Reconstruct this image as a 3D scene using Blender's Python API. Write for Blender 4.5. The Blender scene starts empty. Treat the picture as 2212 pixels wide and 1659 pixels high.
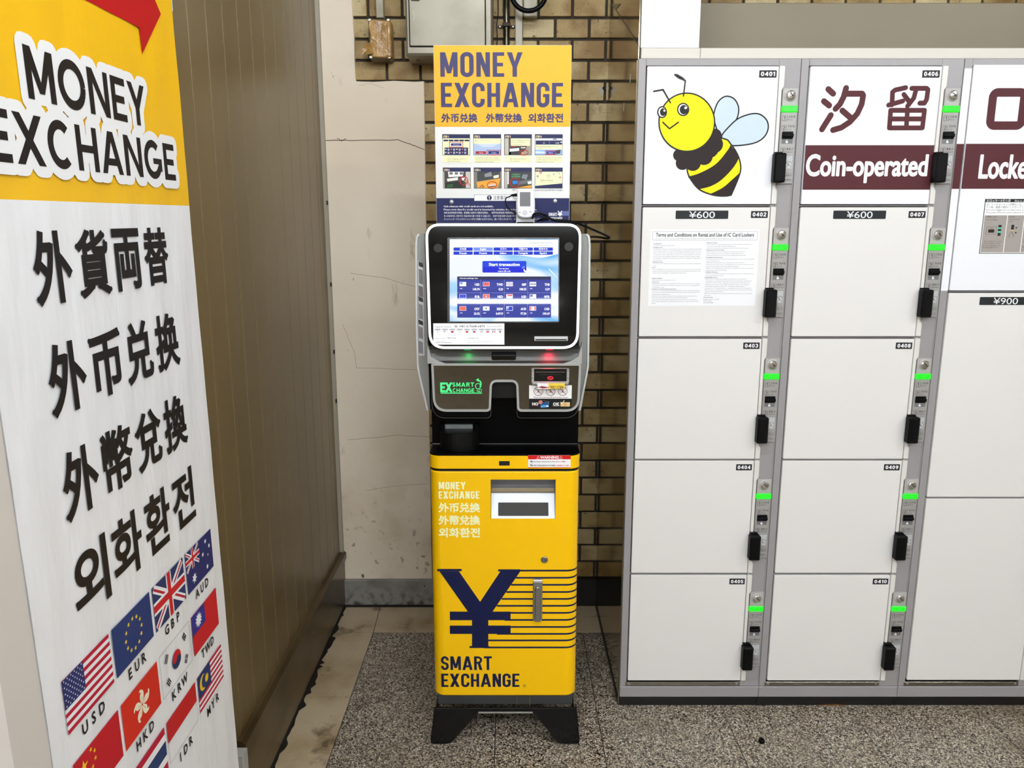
import bpy, math, random
from mathutils import Vector
from mathutils.geometry import tessellate_polygon, delaunay_2d_cdt
random.seed(7)
SC=bpy.context.scene; COL=SC.collection
# ------------------------------------------------------------ camera model (metres, camera at the origin of X/Y)
F,CX,CY=1641.,1106.,829.5
TILT=math.atan(320/F); CH=1.395
ct,st=math.cos(TILT),math.sin(TILT)
cam=bpy.data.cameras.new('camera'); co=bpy.data.objects.new('camera',cam); COL.objects.link(co)
cam.sensor_width=36; cam.lens=F/2212*36; cam.clip_start=.02; cam.clip_end=50
co.location=(0,0,CH); co.rotation_euler=(math.pi/2-TILT,0,0); SC.camera=co
def ray(px,py):
    x=(px-CX)/F; v=(CY-py)/F
    return Vector((x,ct+v*st,-st+v*ct))
CAM=Vector((0,0,CH))
class Pl:
    """a real plane in the room: origin, two axes and its normal; px() finds where a sight line meets it"""
    def __init__(s,o,u,v,n=None):
        s.o=Vector(o); s.u=Vector(u).normalized(); s.v=Vector(v).normalized()
        s.n=Vector(n) if n else s.u.cross(s.v).normalized()
    def q(s,px,py):
        r=ray(px,py); t=(s.o-CAM).dot(s.n)/r.dot(s.n); p=CAM+r*t-s.o
        return (p.dot(s.u),p.dot(s.v))
    def R(s,x0,y0,x1,y1):
        xm,ym=(x0+x1)/2,(y0+y1)/2
        return (s.q(x0,ym)[0],s.q(xm,y1)[1],s.q(x1,ym)[0],s.q(xm,y0)[1])
    def p(s,u,v,n=0): return s.o+s.u*u+s.v*v+s.n*n
def VP(Y): return Pl((0,Y,0),(1,0,0),(0,0,1),(0,-1,0))
def lin(c): return tuple(((v/255)/12.92 if v/255<=.04045 else ((v/255+.055)/1.055)**2.4) for v in c)
# ------------------------------------------------------------ materials
MATS={}
def mat(name,rgb,rough=.5,metal=0,spec=.5,emit=0,bump=None,var=None,coat=0,alpha=1,trans=0):
    if name in MATS: return MATS[name]
    m=bpy.data.materials.new(name); m.use_nodes=True; nt=m.node_tree; b=nt.nodes['Principled BSDF']
    c=(*lin(rgb),1)
    b.inputs['Base Color'].default_value=c; b.inputs['Roughness'].default_value=rough
    b.inputs['Metallic'].default_value=metal; b.inputs['Specular IOR Level'].default_value=spec
    b.inputs['Coat Weight'].default_value=coat; b.inputs['Coat Roughness'].default_value=.04
    if trans: b.inputs['Transmission Weight'].default_value=trans
    if emit:
        b.inputs['Emission Color'].default_value=c; b.inputs['Emission Strength'].default_value=emit
        b.inputs['Base Color'].default_value=(.02,.02,.02,1)
        if emit<1.45: m.cycles.emission_sampling='NONE'
    tc=None
    def coord():
        nonlocal tc
        if tc is None: tc=nt.nodes.new('ShaderNodeTexCoord')
        return tc.outputs['Object']
    if var:   # (scale, rgb2, low, high, stretch)
        n=nt.nodes.new('ShaderNodeTexNoise'); n.inputs['Scale'].default_value=var[0]; n.inputs['Detail'].default_value=6
        mp=nt.nodes.new('ShaderNodeMapping'); mp.inputs['Scale'].default_value=var[4] if len(var)>4 else (1,1,1)
        nt.links.new(coord(),mp.inputs[0]); nt.links.new(mp.outputs[0],n.inputs['Vector'])
        r=nt.nodes.new('ShaderNodeMapRange'); r.inputs['From Min'].default_value=var[2]; r.inputs['From Max'].default_value=var[3]
        mx=nt.nodes.new('ShaderNodeMix'); mx.data_type='RGBA'
        mx.inputs['A'].default_value=c; mx.inputs['B'].default_value=(*lin(var[1]),1)
        nt.links.new(n.outputs[0],r.inputs[0]); nt.links.new(r.outputs[0],mx.inputs['Factor']); nt.links.new(mx.outputs['Result'],b.inputs['Base Color'])
        m['mix']=mx.name
    if bump:  # (scale, strength, stretch)
        n=nt.nodes.new('ShaderNodeTexNoise'); n.inputs['Scale'].default_value=bump[0]; n.inputs['Detail'].default_value=3
        mp=nt.nodes.new('ShaderNodeMapping'); mp.inputs['Scale'].default_value=bump[2] if len(bump)>2 else (1,1,1)
        nt.links.new(coord(),mp.inputs[0]); nt.links.new(mp.outputs[0],n.inputs['Vector'])
        bp=nt.nodes.new('ShaderNodeBump'); bp.inputs['Strength'].default_value=bump[1]; bp.inputs['Distance'].default_value=.01
        nt.links.new(n.outputs[0],bp.inputs['Height']); nt.links.new(bp.outputs[0],b.inputs['Normal'])
    MATS[name]=m; return m
def ink(rgb,rough=.55): return mat('ink_%d_%d_%d'%tuple(rgb),rgb,rough,spec=.3)
def glow(rgb,s=1.): return mat('glow_%d_%d_%d_%d'%(*rgb,int(s*100)),rgb,.02,spec=.22,emit=s)
def overlay(m,kind,scale,rgb,lo,hi,stretch=(1,1,1)):
    """adds dirt or chips of their own shape on top of a material's colour"""
    nt=m.node_tree; b=nt.nodes['Principled BSDF']; prev=b.inputs['Base Color'].links
    tc=nt.nodes.new('ShaderNodeTexCoord'); mp=nt.nodes.new('ShaderNodeMapping'); mp.inputs['Scale'].default_value=stretch
    nt.links.new(tc.outputs['Object'],mp.inputs[0])
    if kind=='voronoi':
        n=nt.nodes.new('ShaderNodeTexVoronoi'); n.inputs['Scale'].default_value=scale; out=n.outputs['Color']
        sx=nt.nodes.new('ShaderNodeSeparateColor'); nt.links.new(out,sx.inputs[0]); out=sx.outputs[0]
    elif kind=='spots':
        n=nt.nodes.new('ShaderNodeTexVoronoi'); n.inputs['Scale'].default_value=scale; out=n.outputs['Distance']
    else:
        n=nt.nodes.new('ShaderNodeTexNoise'); n.inputs['Scale'].default_value=scale; n.inputs['Detail'].default_value=8; n.inputs['Roughness'].default_value=.65; out=n.outputs[0]
    nt.links.new(mp.outputs[0],n.inputs['Vector'])
    r=nt.nodes.new('ShaderNodeMapRange'); r.inputs['From Min'].default_value=lo; r.inputs['From Max'].default_value=hi
    nt.links.new(out,r.inputs[0])
    mx=nt.nodes.new('ShaderNodeMix'); mx.data_type='RGBA'; mx.inputs['B'].default_value=(*lin(rgb),1)
    if prev: nt.links.new(prev[0].from_socket,mx.inputs['A'])
    else: mx.inputs['A'].default_value=b.inputs['Base Color'].default_value
    nt.links.new(r.outputs[0],mx.inputs['Factor']); nt.links.new(mx.outputs['Result'],b.inputs['Base Color'])
# ------------------------------------------------------------ mesh builder
def rrect(u0,v0,u1,v1,r,k=6):
    r=min(r,(u1-u0)/2,(v1-v0)/2); out=[]
    for cx,cy,a in ((u1-r,v1-r,0),(u0+r,v1-r,90),(u0+r,v0+r,180),(u1-r,v0+r,270)):
        for i in range(k+1):
            t=math.radians(a+90*i/k); out.append((cx+r*math.cos(t),cy+r*math.sin(t)))
    return out
def ell(cu,cv,ru,rv=None,k=28,a0=0,a1=360):
    rv=ru if rv is None else rv; full=abs(a1-a0)>=360
    n=k if full else k+1
    return [(cu+ru*math.cos(math.radians(a0+(a1-a0)*i/k)),cv+rv*math.sin(math.radians(a0+(a1-a0)*i/k))) for i in range(n)]
def rnd(pts,rs,k=6):
    """rounds the corners of a polygon"""
    out=[]; n=len(pts)
    for i in range(n):
        a=Vector(pts[i-1]); b=Vector(pts[i]); c=Vector(pts[(i+1)%n]); r=rs[i] if isinstance(rs,(list,tuple)) else rs
        d1=(a-b); d2=(c-b); r=min(r,d1.length*.49,d2.length*.49)
        p=b+d1.normalized()*r; q=b+d2.normalized()*r
        for j in range(k+1):
            t=j/k; w=p*(1-t)**2+b*2*t*(1-t)+q*t*t; out.append((w.x,w.y))
    return out
def smooth(pts,n=6,closed=True):
    out=[]; N=len(pts); rng=range(N) if closed else range(N-1)
    for i in rng:
        if closed: p0,p1,p2,p3=[Vector(pts[(i+k)%N]) for k in (-1,0,1,2)]
        else: p0,p1,p2,p3=[Vector(pts[min(max(i+k,0),N-1)]) for k in (-1,0,1,2)]
        for j in range(n):
            t=j/n
            w=.5*((2*p1)+(p2-p0)*t+(2*p0-5*p1+4*p2-p3)*t*t+(-p0+3*p1-3*p2+p3)*t**3); out.append(tuple(w))
    if not closed: out.append(tuple(pts[-1]))
    return out
def tri2(pts):
    return [tuple(t) for t in tessellate_polygon([[Vector((p[0],p[1],0)) for p in pts]])]
TXT={}
def glyphs(s,res=2,off=0):
    key=(s,res,round(off,3))
    if key in TXT: return TXT[key]
    c=bpy.data.curves.new('t','FONT'); c.body=s; c.resolution_u=res; c.offset=round(off,3)
    o=bpy.data.objects.new('t',c); COL.objects.link(o)
    dg=bpy.context.evaluated_depsgraph_get(); m=bpy.data.meshes.new_from_object(o.evaluated_get(dg))
    vs=[(v.co.x,v.co.y) for v in m.vertices]; fs=[tuple(p.vertices) for p in m.polygons]
    cnt={}
    for f in fs:
        for i in range(len(f)):
            e=tuple(sorted((f[i],f[i-1]))); cnt[e]=cnt.get(e,0)+1
    be=[e for e,k in cnt.items() if k==1]
    bpy.data.objects.remove(o); bpy.data.curves.remove(c); bpy.data.meshes.remove(m)
    TXT[key]=(vs,fs,be); return TXT[key]
class MB:
    def __init__(s): s.v=[]; s.f=[]; s.m=[]; s.mats=[]
    def mi(s,m):
        if m not in s.mats: s.mats.append(m)
        return s.mats.index(m)
    def add(s,vs,fs,m):
        b=len(s.v); s.v+= [Vector(x) for x in vs]; k=s.mi(m)
        for f in fs: s.f.append(tuple(b+i for i in f)); s.m.append(k)
    def poly(s,pl,pts,m,n=0.0):
        s.add([pl.p(u,v,n) for u,v in pts],tri2(pts),m)
    def rect(s,pl,r,m,n=0.0,rad=0):
        u0,v0,u1,v1=r
        if rad: s.poly(pl,rrect(u0,v0,u1,v1,rad),m,n)
        else: s.add([pl.p(u0,v0,n),pl.p(u1,v0,n),pl.p(u1,v1,n),pl.p(u0,v1,n)],[(0,1,2,3)],m)
    def plate(s,pl,pts,n0,n1,m,bev=0,mside=None):
        """extruded outline between n0 (back) and n1 (front), optional front bevel"""
        N=len(pts); area=sum(pts[i-1][0]*pts[i][1]-pts[i][0]*pts[i-1][1] for i in range(N))
        if area<0: pts=pts[::-1]
        T=tri2(pts)
        if bev:
            ins=[]
            for i in range(N):
                a=Vector(pts[i-1]); b=Vector(pts[i]); c=Vector(pts[(i+1)%N])
                d1=(b-a); d2=(c-b)
                if d1.length<1e-9: d1=d2
                if d2.length<1e-9: d2=d1
                n1_=Vector((-d1.y,d1.x)).normalized(); n2_=Vector((-d2.y,d2.x)).normalized()
                w=(n1_+n2_); L=w.length
                w=w/L if L>1e-6 else n1_; k=bev/max(.4,w.dot(n1_)); ins.append((b.x+w.x*k,b.y+w.y*k))
            sgn=1 if n1>n0 else -1
            R=[(pts,n0),(pts,n1-bev*sgn),(ins,n1)]
        else: R=[(pts,n0),(pts,n1)]
        vs=[]; fs=[]
        for pp,n in R: vs+=[pl.p(u,v,n) for u,v in pp]
        L=len(R)
        for k in range(L-1):
            for i in range(N):
                j=(i+1)%N; fs.append((k*N+i,k*N+j,(k+1)*N+j,(k+1)*N+i))
        s.add(vs,fs,mside or m)
        b=[pl.p(u,v,n0) for u,v in pts]; s.add(b,[t[::-1] for t in T],mside or m)
        pp=R[-1][0]; s.add([pl.p(u,v,n1) for u,v in pp],T,m)
    def box(s,x0,y0,z0,x1,y1,z1,m,bev=0):
        if bev:
            s.plate(Pl((0,0,0),(1,0,0),(0,0,1),(0,-1,0)),[(x0,z0),(x1,z0),(x1,z1),(x0,z1)],-y1,-y0,m,bev); return
        vs=[(x,y,z) for x in (x0,x1) for y in (y0,y1) for z in (z0,z1)]
        s.add(vs,[(0,1,3,2),(4,6,7,5),(0,4,5,1),(2,3,7,6),(0,2,6,4),(1,5,7,3)],m)
    def stroke(s,pl,path,w,m,n=0.0,closed=False,n0=None):
        P=[Vector(p) for p in path]; N=len(P); L=[];Rr=[]
        for i in range(N):
            a=P[i-1] if (i>0 or closed) else None; c=P[(i+1)%N] if (i<N-1 or closed) else None
            d1=(P[i]-a).normalized() if a is not None and (P[i]-a).length>1e-9 else None
            d2=(c-P[i]).normalized() if c is not None and (c-P[i]).length>1e-9 else None
            if d1 is None: d1=d2
            if d2 is None: d2=d1
            t=(d1+d2); t=t.normalized() if t.length>1e-6 else d1
            nn=Vector((-t.y,t.x)); k=1/max(.5,abs(nn.dot(Vector((-d1.y,d1.x)))))
            L.append(P[i]+nn*w/2*k); Rr.append(P[i]-nn*w/2*k)
        fs=[]; rng=range(N) if closed else range(N-1)
        for i in rng:
            j=(i+1)%N; fs.append((i,N+i,N+j,j))
        if n0 is None: s.add([pl.p(q.x,q.y,n) for q in L+Rr],fs,m)
        else:
            vs=[pl.p(q.x,q.y,n) for q in L+Rr]+[pl.p(q.x,q.y,n0) for q in L+Rr]; g=list(fs); M=2*N
            for i in rng:
                j=(i+1)%N; g+=[(i,j,M+j,M+i),(N+j,N+i,M+N+i,M+N+j)]
            if not closed: g+=[(0,M,M+N,N),(N-1,2*N-1,M+2*N-1,M+N-1)]
            s.add(vs,g,m)
    def ring(s,pl,c,r,w,m,n=0.0,rv=None,k=28): s.stroke(pl,ell(c[0],c[1],r,rv,k),w,m,n,closed=True)
    def union(s,pl,polys,m,n=0.0):
        """merges overlapping outlines into one clean flat shape"""
        vs=[];es=[];Q=[]
        for P in polys:
            A=sum(P[i-1][0]*P[i][1]-P[i][0]*P[i-1][1] for i in range(len(P)))
            if abs(A)<1e-11: continue
            P=[(x*100,y*100) for x,y in P]
            b=len(vs); k=len(P); vs+=[Vector(p) for p in P]; es+=[(b+i,b+(i+1)%k) for i in range(k)]
            xs_=[p[0] for p in P]; ys_=[p[1] for p in P]; Q.append((min(xs_),max(xs_),min(ys_),max(ys_),P))
        if not vs: return
        r=delaunay_2d_cdt(vs,es,[],0,1e-5); V=r[0]; F_=[]
        for f in r[2]:
            x=sum(V[i].x for i in f)/len(f); y=sum(V[i].y for i in f)/len(f)
            for x0,x1,y0,y1,P in Q:
                if x<x0 or x>x1 or y<y0 or y>y1: continue
                c=False
                for i in range(len(P)):
                    a_,b_=P[i-1],P[i]
                    if (a_[1]>y)!=(b_[1]>y) and x<(b_[0]-a_[0])*(y-a_[1])/(b_[1]-a_[1])+a_[0]: c=not c
                if c: F_.append(tuple(f)); break
        s.add([pl.p(v.x/100,v.y/100,n) for v in V],F_,m)
    def capsule_polys(s,segs,r,base=(),sharp=False):
        """outline pieces of a border of radius r round every given segment; sharp keeps mitred corners"""
        K=12 if r>.003 else 8
        out=list(base); o=[(r*math.cos(a*2*math.pi/K),r*math.sin(a*2*math.pi/K)) for a in range(K)]; seen=set()
        ky=lambda q:(round(q[0],5),round(q[1],5)); nb={}
        if sharp:
            for a,b in segs: nb.setdefault(ky(a),[]).append(b); nb.setdefault(ky(b),[]).append(a)
        def ext(p,d):
            q=nb.get(ky(p),[])
            if len(q)!=2: return 0
            e1=(Vector(q[0])-Vector(p)); e2=(Vector(q[1])-Vector(p))
            if e1.length<1e-7 or e2.length<1e-7: return 0
            c=max(-1,min(1,-e1.normalized().dot(e2.normalized()))); th=math.acos(c)
            return r*min(1.3,math.tan(min(th,2.4)/2))
        for a,b in segs:
            d=Vector(b)-Vector(a)
            if d.length<1e-7: continue
            dn=d.normalized(); t=Vector((-dn.y,dn.x))*r
            if sharp: A=Vector(a)-dn*ext(a,d); B=Vector(b)+dn*ext(b,d)
            else: A=Vector(a); B=Vector(b)
            out.append([(A.x-t.x,A.y-t.y),(B.x-t.x,B.y-t.y),(B.x+t.x,B.y+t.y),(A.x+t.x,A.y+t.y)])
            if sharp: continue
            for q in (a,b):
                if ky(q) not in seen: seen.add(ky(q)); out.append([(q[0]+x,q[1]+y) for x,y in o])
        return out
    def caps(s,pl,segs,r,m,n,base=(),sharp=False): s.union(pl,s.capsule_polys(segs,r,base,sharp),m,n)
    def text(s,pl,st,r,m,n=.0004,bold=0,res=2,slant=0,sharp=False):
        big=bold>=.0008; vs,fs,be=glyphs(st,res)
        if not vs: return
        x0=min(a for a,b in vs);x1=max(a for a,b in vs);y0=min(b for a,b in vs);y1=max(b for a,b in vs)
        u0,v0,u1,v1=r
        if bold and not big: vs,fs,be=glyphs(st,res,min(.035,bold/(v1-v0)*.8)*(.4 if max(map(ord,st))>0x2000 else 1)); bold=0
        u0+=bold;u1-=bold;v0+=bold;v1-=bold
        P=[(u0+(a-x0)/(x1-x0)*(u1-u0)+slant*((b-y0)/(y1-y0)*(v1-v0)),v0+(b-y0)/(y1-y0)*(v1-v0)) for a,b in vs]
        if bold: s.caps(pl,[(P[a],P[b]) for a,b in be],bold,m,n,[[P[i] for i in f] for f in fs],sharp)
        else: s.add([pl.p(u,v,n) for u,v in P],fs,m)
    def line(s,pl,st,u0,v,h,m,n=.0004,u1=None,bold=0,res=1,just='l',cond=.85):
        """one line of small print on its baseline; h is the height of a capital"""
        vs,fs,be=glyphs(st,res,min(.03,bold/h*.7)*(.35 if max(map(ord,st))>0x2000 else 1) if bold else 0)
        if not vs: return
        x0=min(a for a,b in vs);x1=max(a for a,b in vs); sy=h/.7
        sx=(u1-u0)/(x1-x0) if u1 is not None else sy*cond
        off=0
        if just=='c': off=-(x1-x0)*sx/2
        if just=='r': off=-(x1-x0)*sx
        P=[(u0+off+(a-x0)*sx,v+b*sy) for a,b in vs]
        s.add([pl.p(u,vv,n) for u,vv in P],fs,m)
    def tube(s,path,r,m,k=10,caps=True):
        P=[Vector(p) for p in path]; N=len(P); vs=[]; fs=[]; up=None
        for i in range(N):
            t=(P[min(i+1,N-1)]-P[max(i-1,0)]).normalized()
            if up is None:
                up=Vector((0,0,1)) if abs(t.z)<.9 else Vector((0,1,0))
            a=t.cross(up).normalized(); b=a.cross(t).normalized(); up=b
            rr=r[i] if isinstance(r,list) else r
            for j in range(k):
                q=2*math.pi*j/k; vs.append(P[i]+a*math.cos(q)*rr+b*math.sin(q)*rr)
        for i in range(N-1):
            for j in range(k):
                l=(j+1)%k; fs.append((i*k+j,i*k+l,(i+1)*k+l,(i+1)*k+j))
        if caps: fs.append(tuple(range(k-1,-1,-1))); fs.append(tuple((N-1)*k+j for j in range(k)))
        s.add(vs,fs,m)
    def lathe(s,pl,c,prof,m,k=24):
        """turned shape round the plane's normal: prof = [(radius, n)...]"""
        vs=[];fs=[]
        for r,n in prof:
            for j in range(k):
                q=2*math.pi*j/k; vs.append(pl.p(c[0]+r*math.cos(q),c[1]+r*math.sin(q),n))
        for i in range(len(prof)-1):
            for j in range(k):
                l=(j+1)%k; fs.append((i*k+j,i*k+l,(i+1)*k+l,(i+1)*k+j))
        fs.append(tuple((len(prof)-1)*k+j for j in range(k))); s.add(vs,fs,m)
    def build(s,name,parent=None,kind=None,label=None,cat=None,group=None,smooth_=False,org=None):
        o_=Vector((0,0,0)); p=parent
        while p is not None: o_+=p.location; p=p.parent
        loc=Vector((0,0,0))
        if parent is None and org is not None: loc=Vector(org); o_=loc
        me=bpy.data.meshes.new(name); me.from_pydata([tuple(v-o_) for v in s.v],[],s.f)
        for m in s.mats: me.materials.append(m)
        me.polygons.foreach_set('material_index',s.m)
        if smooth_: me.polygons.foreach_set('use_smooth',[True]*len(s.f))
        me.update()
        o=bpy.data.objects.new(name,me); COL.objects.link(o)
        if parent is not None: o.parent=parent
        else: o.location=loc
        tag(o,label,cat,group,kind); return o
def tag(o,label=None,cat=None,group=None,kind=None):
    if label: o['label']=label
    if cat: o['category']=cat
    if group: o['group']=group
    if kind: o['kind']=kind
def empty(name,loc,label,cat,group=None):
    o=bpy.data.objects.new(name,None); COL.objects.link(o); o.location=loc; o.empty_display_size=.05
    tag(o,label,cat,group); return o
# ------------------------------------------------------------ condensed sign lettering (drawn letter by letter)
LW={'M':.66,'W':.8,'E':.44,'F':.43,'T':.5,'A':.64,'X':.6,'Y':.6,'N':.52,'H':.51,'O':.51,'C':.51,'G':.51,'S':.5,'R':.52,'I':.17}
LW.update({'0':.6,'1':.36,'2':.6,'3':.6,'4':.64,'5':.6,'6':.6,'7':.58,'8':.6,'9':.6})
LWW={'M':.94,'E':.66,'T':.78,'A':.94,'X':.9,'Y':.88,'N':.86,'H':.84,'O':1.02,'C':.9,'G':.96,'S':.72,'R':.78}
def strokepoly(path,w):
    P=[]
    for p in path:
        if not P or (Vector(p)-P[-1]).length>1e-3: P.append(Vector(p))
    N=len(P); out=[]
    L=[];R=[]
    for i in range(N):
        d1=(P[i]-P[max(i-1,0)]); d2=(P[min(i+1,N-1)]-P[i])
        if d1.length<1e-9: d1=d2
        if d2.length<1e-9: d2=d1
        t=(d1.normalized()+d2.normalized()).normalized(); nn=Vector((-t.y,t.x))
        L.append(P[i]+nn*w/2);R.append(P[i]-nn*w/2)
    for i in range(N-1): out.append([tuple(R[i]),tuple(R[i+1]),tuple(L[i+1]),tuple(L[i])])
    return out
def arcpath(segs):
    out=[]
    for s_ in segs:
        if len(s_)==2: out.append(s_)
        else:
            cx,cy,rx,ry,a0,a1=s_; k=8
            for i in range(k+1):
                t=math.radians(a0+(a1-a0)*i/k); out.append((cx+rx*math.cos(t),cy+ry*math.sin(t)))
    return out
def letter(ch,w,s,R):
    h=s*.5; sh=s*.86; hh=sh/2
    q=lambda x0,y0,x1,y1:[(x0,y0),(x1,y0),(x1,y1),(x0,y1)]
    if ch=='E': return [q(0,0,s,1),q(s,0,w,sh),q(s,.5-hh,w*.9,.5+hh),q(s,1-sh,w,1)]
    if ch=='H': return [q(0,0,s,1),q(w-s,0,w,1),q(s,.5-hh,w-s,.5+hh)]
    if ch=='T': return [q(0,1-sh,w,1),q(w/2-h,0,w/2+h,1-sh)]
    if ch=='I': return [q(0,0,s,1)]
    if ch=='N': return [q(0,0,s,1),q(w-s,0,w,1),[(s*.0,1),(w-s,0),(w,0),(s*1.1,1)]]
    if ch=='M': return [q(0,0,s,1),q(w-s,0,w,1),[(0,1),(w/2-s*.42,.14),(w/2+s*.42,.14),(s*1.15,1)],[(w-s*1.15,1),(w/2-s*.42,.14),(w/2+s*.42,.14),(w,1)]]
    if ch=='X': d=s*1.18; return [[(0,0),(d,0),(w,1),(w-d,1)],[(w-d,0),(w,0),(d,1),(0,1)]]
    if ch=='Y': d=s*1.15; return [q(w/2-h,0,w/2+h,.42),[(0,1),(w/2-h,.40),(w/2+h,.40),(w/2,.62),(d,1)],[(w-d,1),(w/2,.62),(w/2-h,.40),(w/2+h,.40),(w,1)]]
    if ch=='A': d=s*1.04; a=w/2; return [[(0,0),(d,0),(a+s*.45,1),(a-s*.6,1)],[(w-d,0),(w,0),(a+s*.6,1),(a-s*.45,1)],q(w*.22,.2,w*.78,.2+sh)]
    if ch.isdigit():
        l,r,b,t=h,w-h,hh,1-hh; rx=(r-l)/2; cx=w/2
        if ch=='0': return strokepoly([(cx+rx*math.cos(math.radians(a_)),.5+(t-.5)*math.sin(math.radians(a_))) for a_ in range(0,361,18)],s)
        if ch=='1': return [q(w-s,0,w,1),[(0,.80),(0,.64),(w-s,.74),(w-s,1),(w-s*1.0,1)]]
        if ch=='2': return strokepoly([(cx-rx*math.cos(math.radians(a_)),.72+.2*math.sin(math.radians(a_))) for a_ in range(-5,181,15)]+[(r-.02,.62),(l+.08,.2),(l+.02,hh)],s)+[q(0,0,w,sh)]
        if ch=='3': return strokepoly([(cx-(rx-.02)*math.cos(math.radians(a_)),.73+.19*math.sin(math.radians(a_))) for a_ in range(0,271,18)],s)+strokepoly([(cx-rx*math.cos(math.radians(a_)),.29+.21*math.sin(math.radians(a_))) for a_ in range(90,361,18)],s)
        if ch=='4': return [q(w*.58,0,w*.58+s,1),q(0,.22,w,.22+sh),[(0,.22),(s*1.0,.30),(w*.58+s*.5,.82),(w*.58,1),(0,.36)]]
        if ch=='5': return [q(l,1-sh,w-.03,1),q(0.02,.45,s,1)]+strokepoly([(cx-rx*math.cos(math.radians(a_)),.32+.24*math.sin(math.radians(a_))) for a_ in range(30,361,18)],s)
        if ch in '69':
            P_=[strokepoly([(cx+rx*math.cos(math.radians(a_)),.31+.23*math.sin(math.radians(a_))) for a_ in range(0,361,18)],s),strokepoly([(l,.31),(l+.01,.55),(l+.09,.8),(cx+.02,1-hh),(r-.03,.84)],s)]
            P_=P_[0]+P_[1]; return P_ if ch=='6' else [[(w-x_,1-y_) for x_,y_ in pp] for pp in P_]
        if ch=='7': return [q(0,1-sh,w,1),[(w*.2,0),(w*.2+s*1.1,0),(w,1-sh*.9),(w-s*1.1,1-sh*.9)]]
        if ch=='8': return strokepoly([(cx+(rx-.02)*math.cos(math.radians(a_)),.74+.18*math.sin(math.radians(a_))) for a_ in range(0,361,18)],s)+strokepoly([(cx+rx*math.cos(math.radians(a_)),.29+.21*math.sin(math.radians(a_))) for a_ in range(0,361,18)],s)
    Rx=min(R,w/2)-h; Ry=min(max(R,w/2),.5)-hh if R>.4 else R-h
    l,r,b,t=h,w-h,hh,1-hh
    if ch=='O': 
        p=arcpath([(r-Rx,t-Ry,Rx,Ry,0,90),(l+Rx,t-Ry,Rx,Ry,90,180),(l+Rx,b+Ry,Rx,Ry,180,270),(r-Rx,b+Ry,Rx,Ry,270,360)]); p.append(p[0]); return strokepoly(p,s)
    a=48 if R>.4 else 0
    if ch in 'CG':
        top=[(r,.66)] if not a else []
        p=arcpath(top+[(r-Rx,t-Ry,Rx,Ry,a,90),(l+Rx,t-Ry,Rx,Ry,90,180),(l+Rx,b+Ry,Rx,Ry,180,270),(r-Rx,b+Ry,Rx,Ry,270,360-(a if ch=='C' else a*.55))]+([(r,.34 if ch=='C' else .54)] if (not a) else []))
        out=strokepoly(p,s)
        if ch=='G': out+= [q(w*.5,.54-sh*.9,w-(0 if not a else .0),.54)]+([q(w-s,.2,w,.54)] if a else [])
        return out
    if ch=='S':
        ry=(1-sh)/4; p=arcpath([(r,.70) if not a else (r-.02,.78),(r-Rx,t-ry,Rx,ry,0 if not a else 40,90),(l+Rx,t-ry,Rx,ry,90,180),(l+Rx,t-ry,Rx,ry,180,230),(r-Rx,b+ry,Rx,ry,50,0),(r-Rx,b+ry,Rx,ry,0,-90),(l+Rx,b+ry,Rx,ry,270,180 if not a else 215)]+([(l,.30)] if not a else []))
        return strokepoly(p,s*.96)
    if ch=='R':
        ry=.27-hh; m_=1-2*ry-sh; p=arcpath([(0,t),(r-ry,t),(r-ry,t-ry,ry,ry,90,-90),(0,t-2*ry)])
        return [q(0,0,s,1)]+strokepoly(p,sh)+[[(w-s*1.1,0),(w,0),(w*.5+s*.7,t-2*ry),(w*.5-s*.3,t-2*ry)]]
    return []
def word(mb,pl,st,r,m,n=.0005,s=.165,R=.25,wide=False,gap=.1,outline=None):
    T=LWW if wide else LW; W=sum(T[c]+gap for c in st)-gap; u0,v0,u1,v1=r; x=0
    allseg=[]; polys=[]; fillp=[]
    for c in st:
        for poly in letter(c,T[c],s,R):
            P=[(u0+(x+a)/W*(u1-u0),v0+b*(v1-v0)) for a,b in poly]
            polys.append(P)
            if outline: allseg+=[(P[i-1],P[i]) for i in range(len(P))]
        if outline and c in 'OCG': fillp.append(ell(u0+(x+T[c]/2)/W*(u1-u0),(v0+v1)/2,T[c]*.42/W*(u1-u0),(v1-v0)*.42))
        x+=T[c]+gap
    mb.union(pl,polys,m,n)
    if outline: mb.caps(pl,allseg,outline[0],outline[1],outline[2],polys+fillp)
def star(cu,cv,r,k=5,inner=.4,rot=90):
    return [(cu+(r if i%2==0 else r*inner)*math.cos(math.radians(rot+180*i/k)),cv+(r if i%2==0 else r*inner)*math.sin(math.radians(rot+180*i/k))) for i in range(2*k)]
# ------------------------------------------------------------ shared materials
white_film=mat('white_film',(238,238,241),.35)
door_white=mat('door_white',(229,226,222),.38)
edge_white=mat('edge_white',(224,221,214),.35)
locker_grey=mat('locker_grey',(152,148,148),.33,bump=(420,.12))
pale_ledge=mat('pale_ledge',(206,200,188),.45)
black_plastic=mat('black_plastic',(4,4,5),.5,spec=.15)
black_gloss=mat('black_gloss',(4,4,4),.05,spec=.35)
dark_gap=mat('dark_gap',(8,8,8),.8)
chrome=mat('chrome',(205,205,205),.14,1)
steel=mat('steel',(150,148,142),.3,1,bump=(60,.05,(1,1,30)))
silver=mat('silver_plastic',(176,177,175),.32,.3)
silver_dark=mat('silver_dark',(134,133,129),.3,.5)
yellow=mat('yellow_enamel',(255,199,0),.33,spec=.35)
navy=ink((6,17,62)); white_ink=ink((250,250,250)); black_ink=ink((28,24,24)); cream=ink((255,253,196)); maroon=ink((76,27,33))
brown_ink=ink((31,16,15)); red_ink=ink((205,20,28))
exec_parts=[]
# ============================================================ THE ROOM
CZ0=2.72
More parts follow.
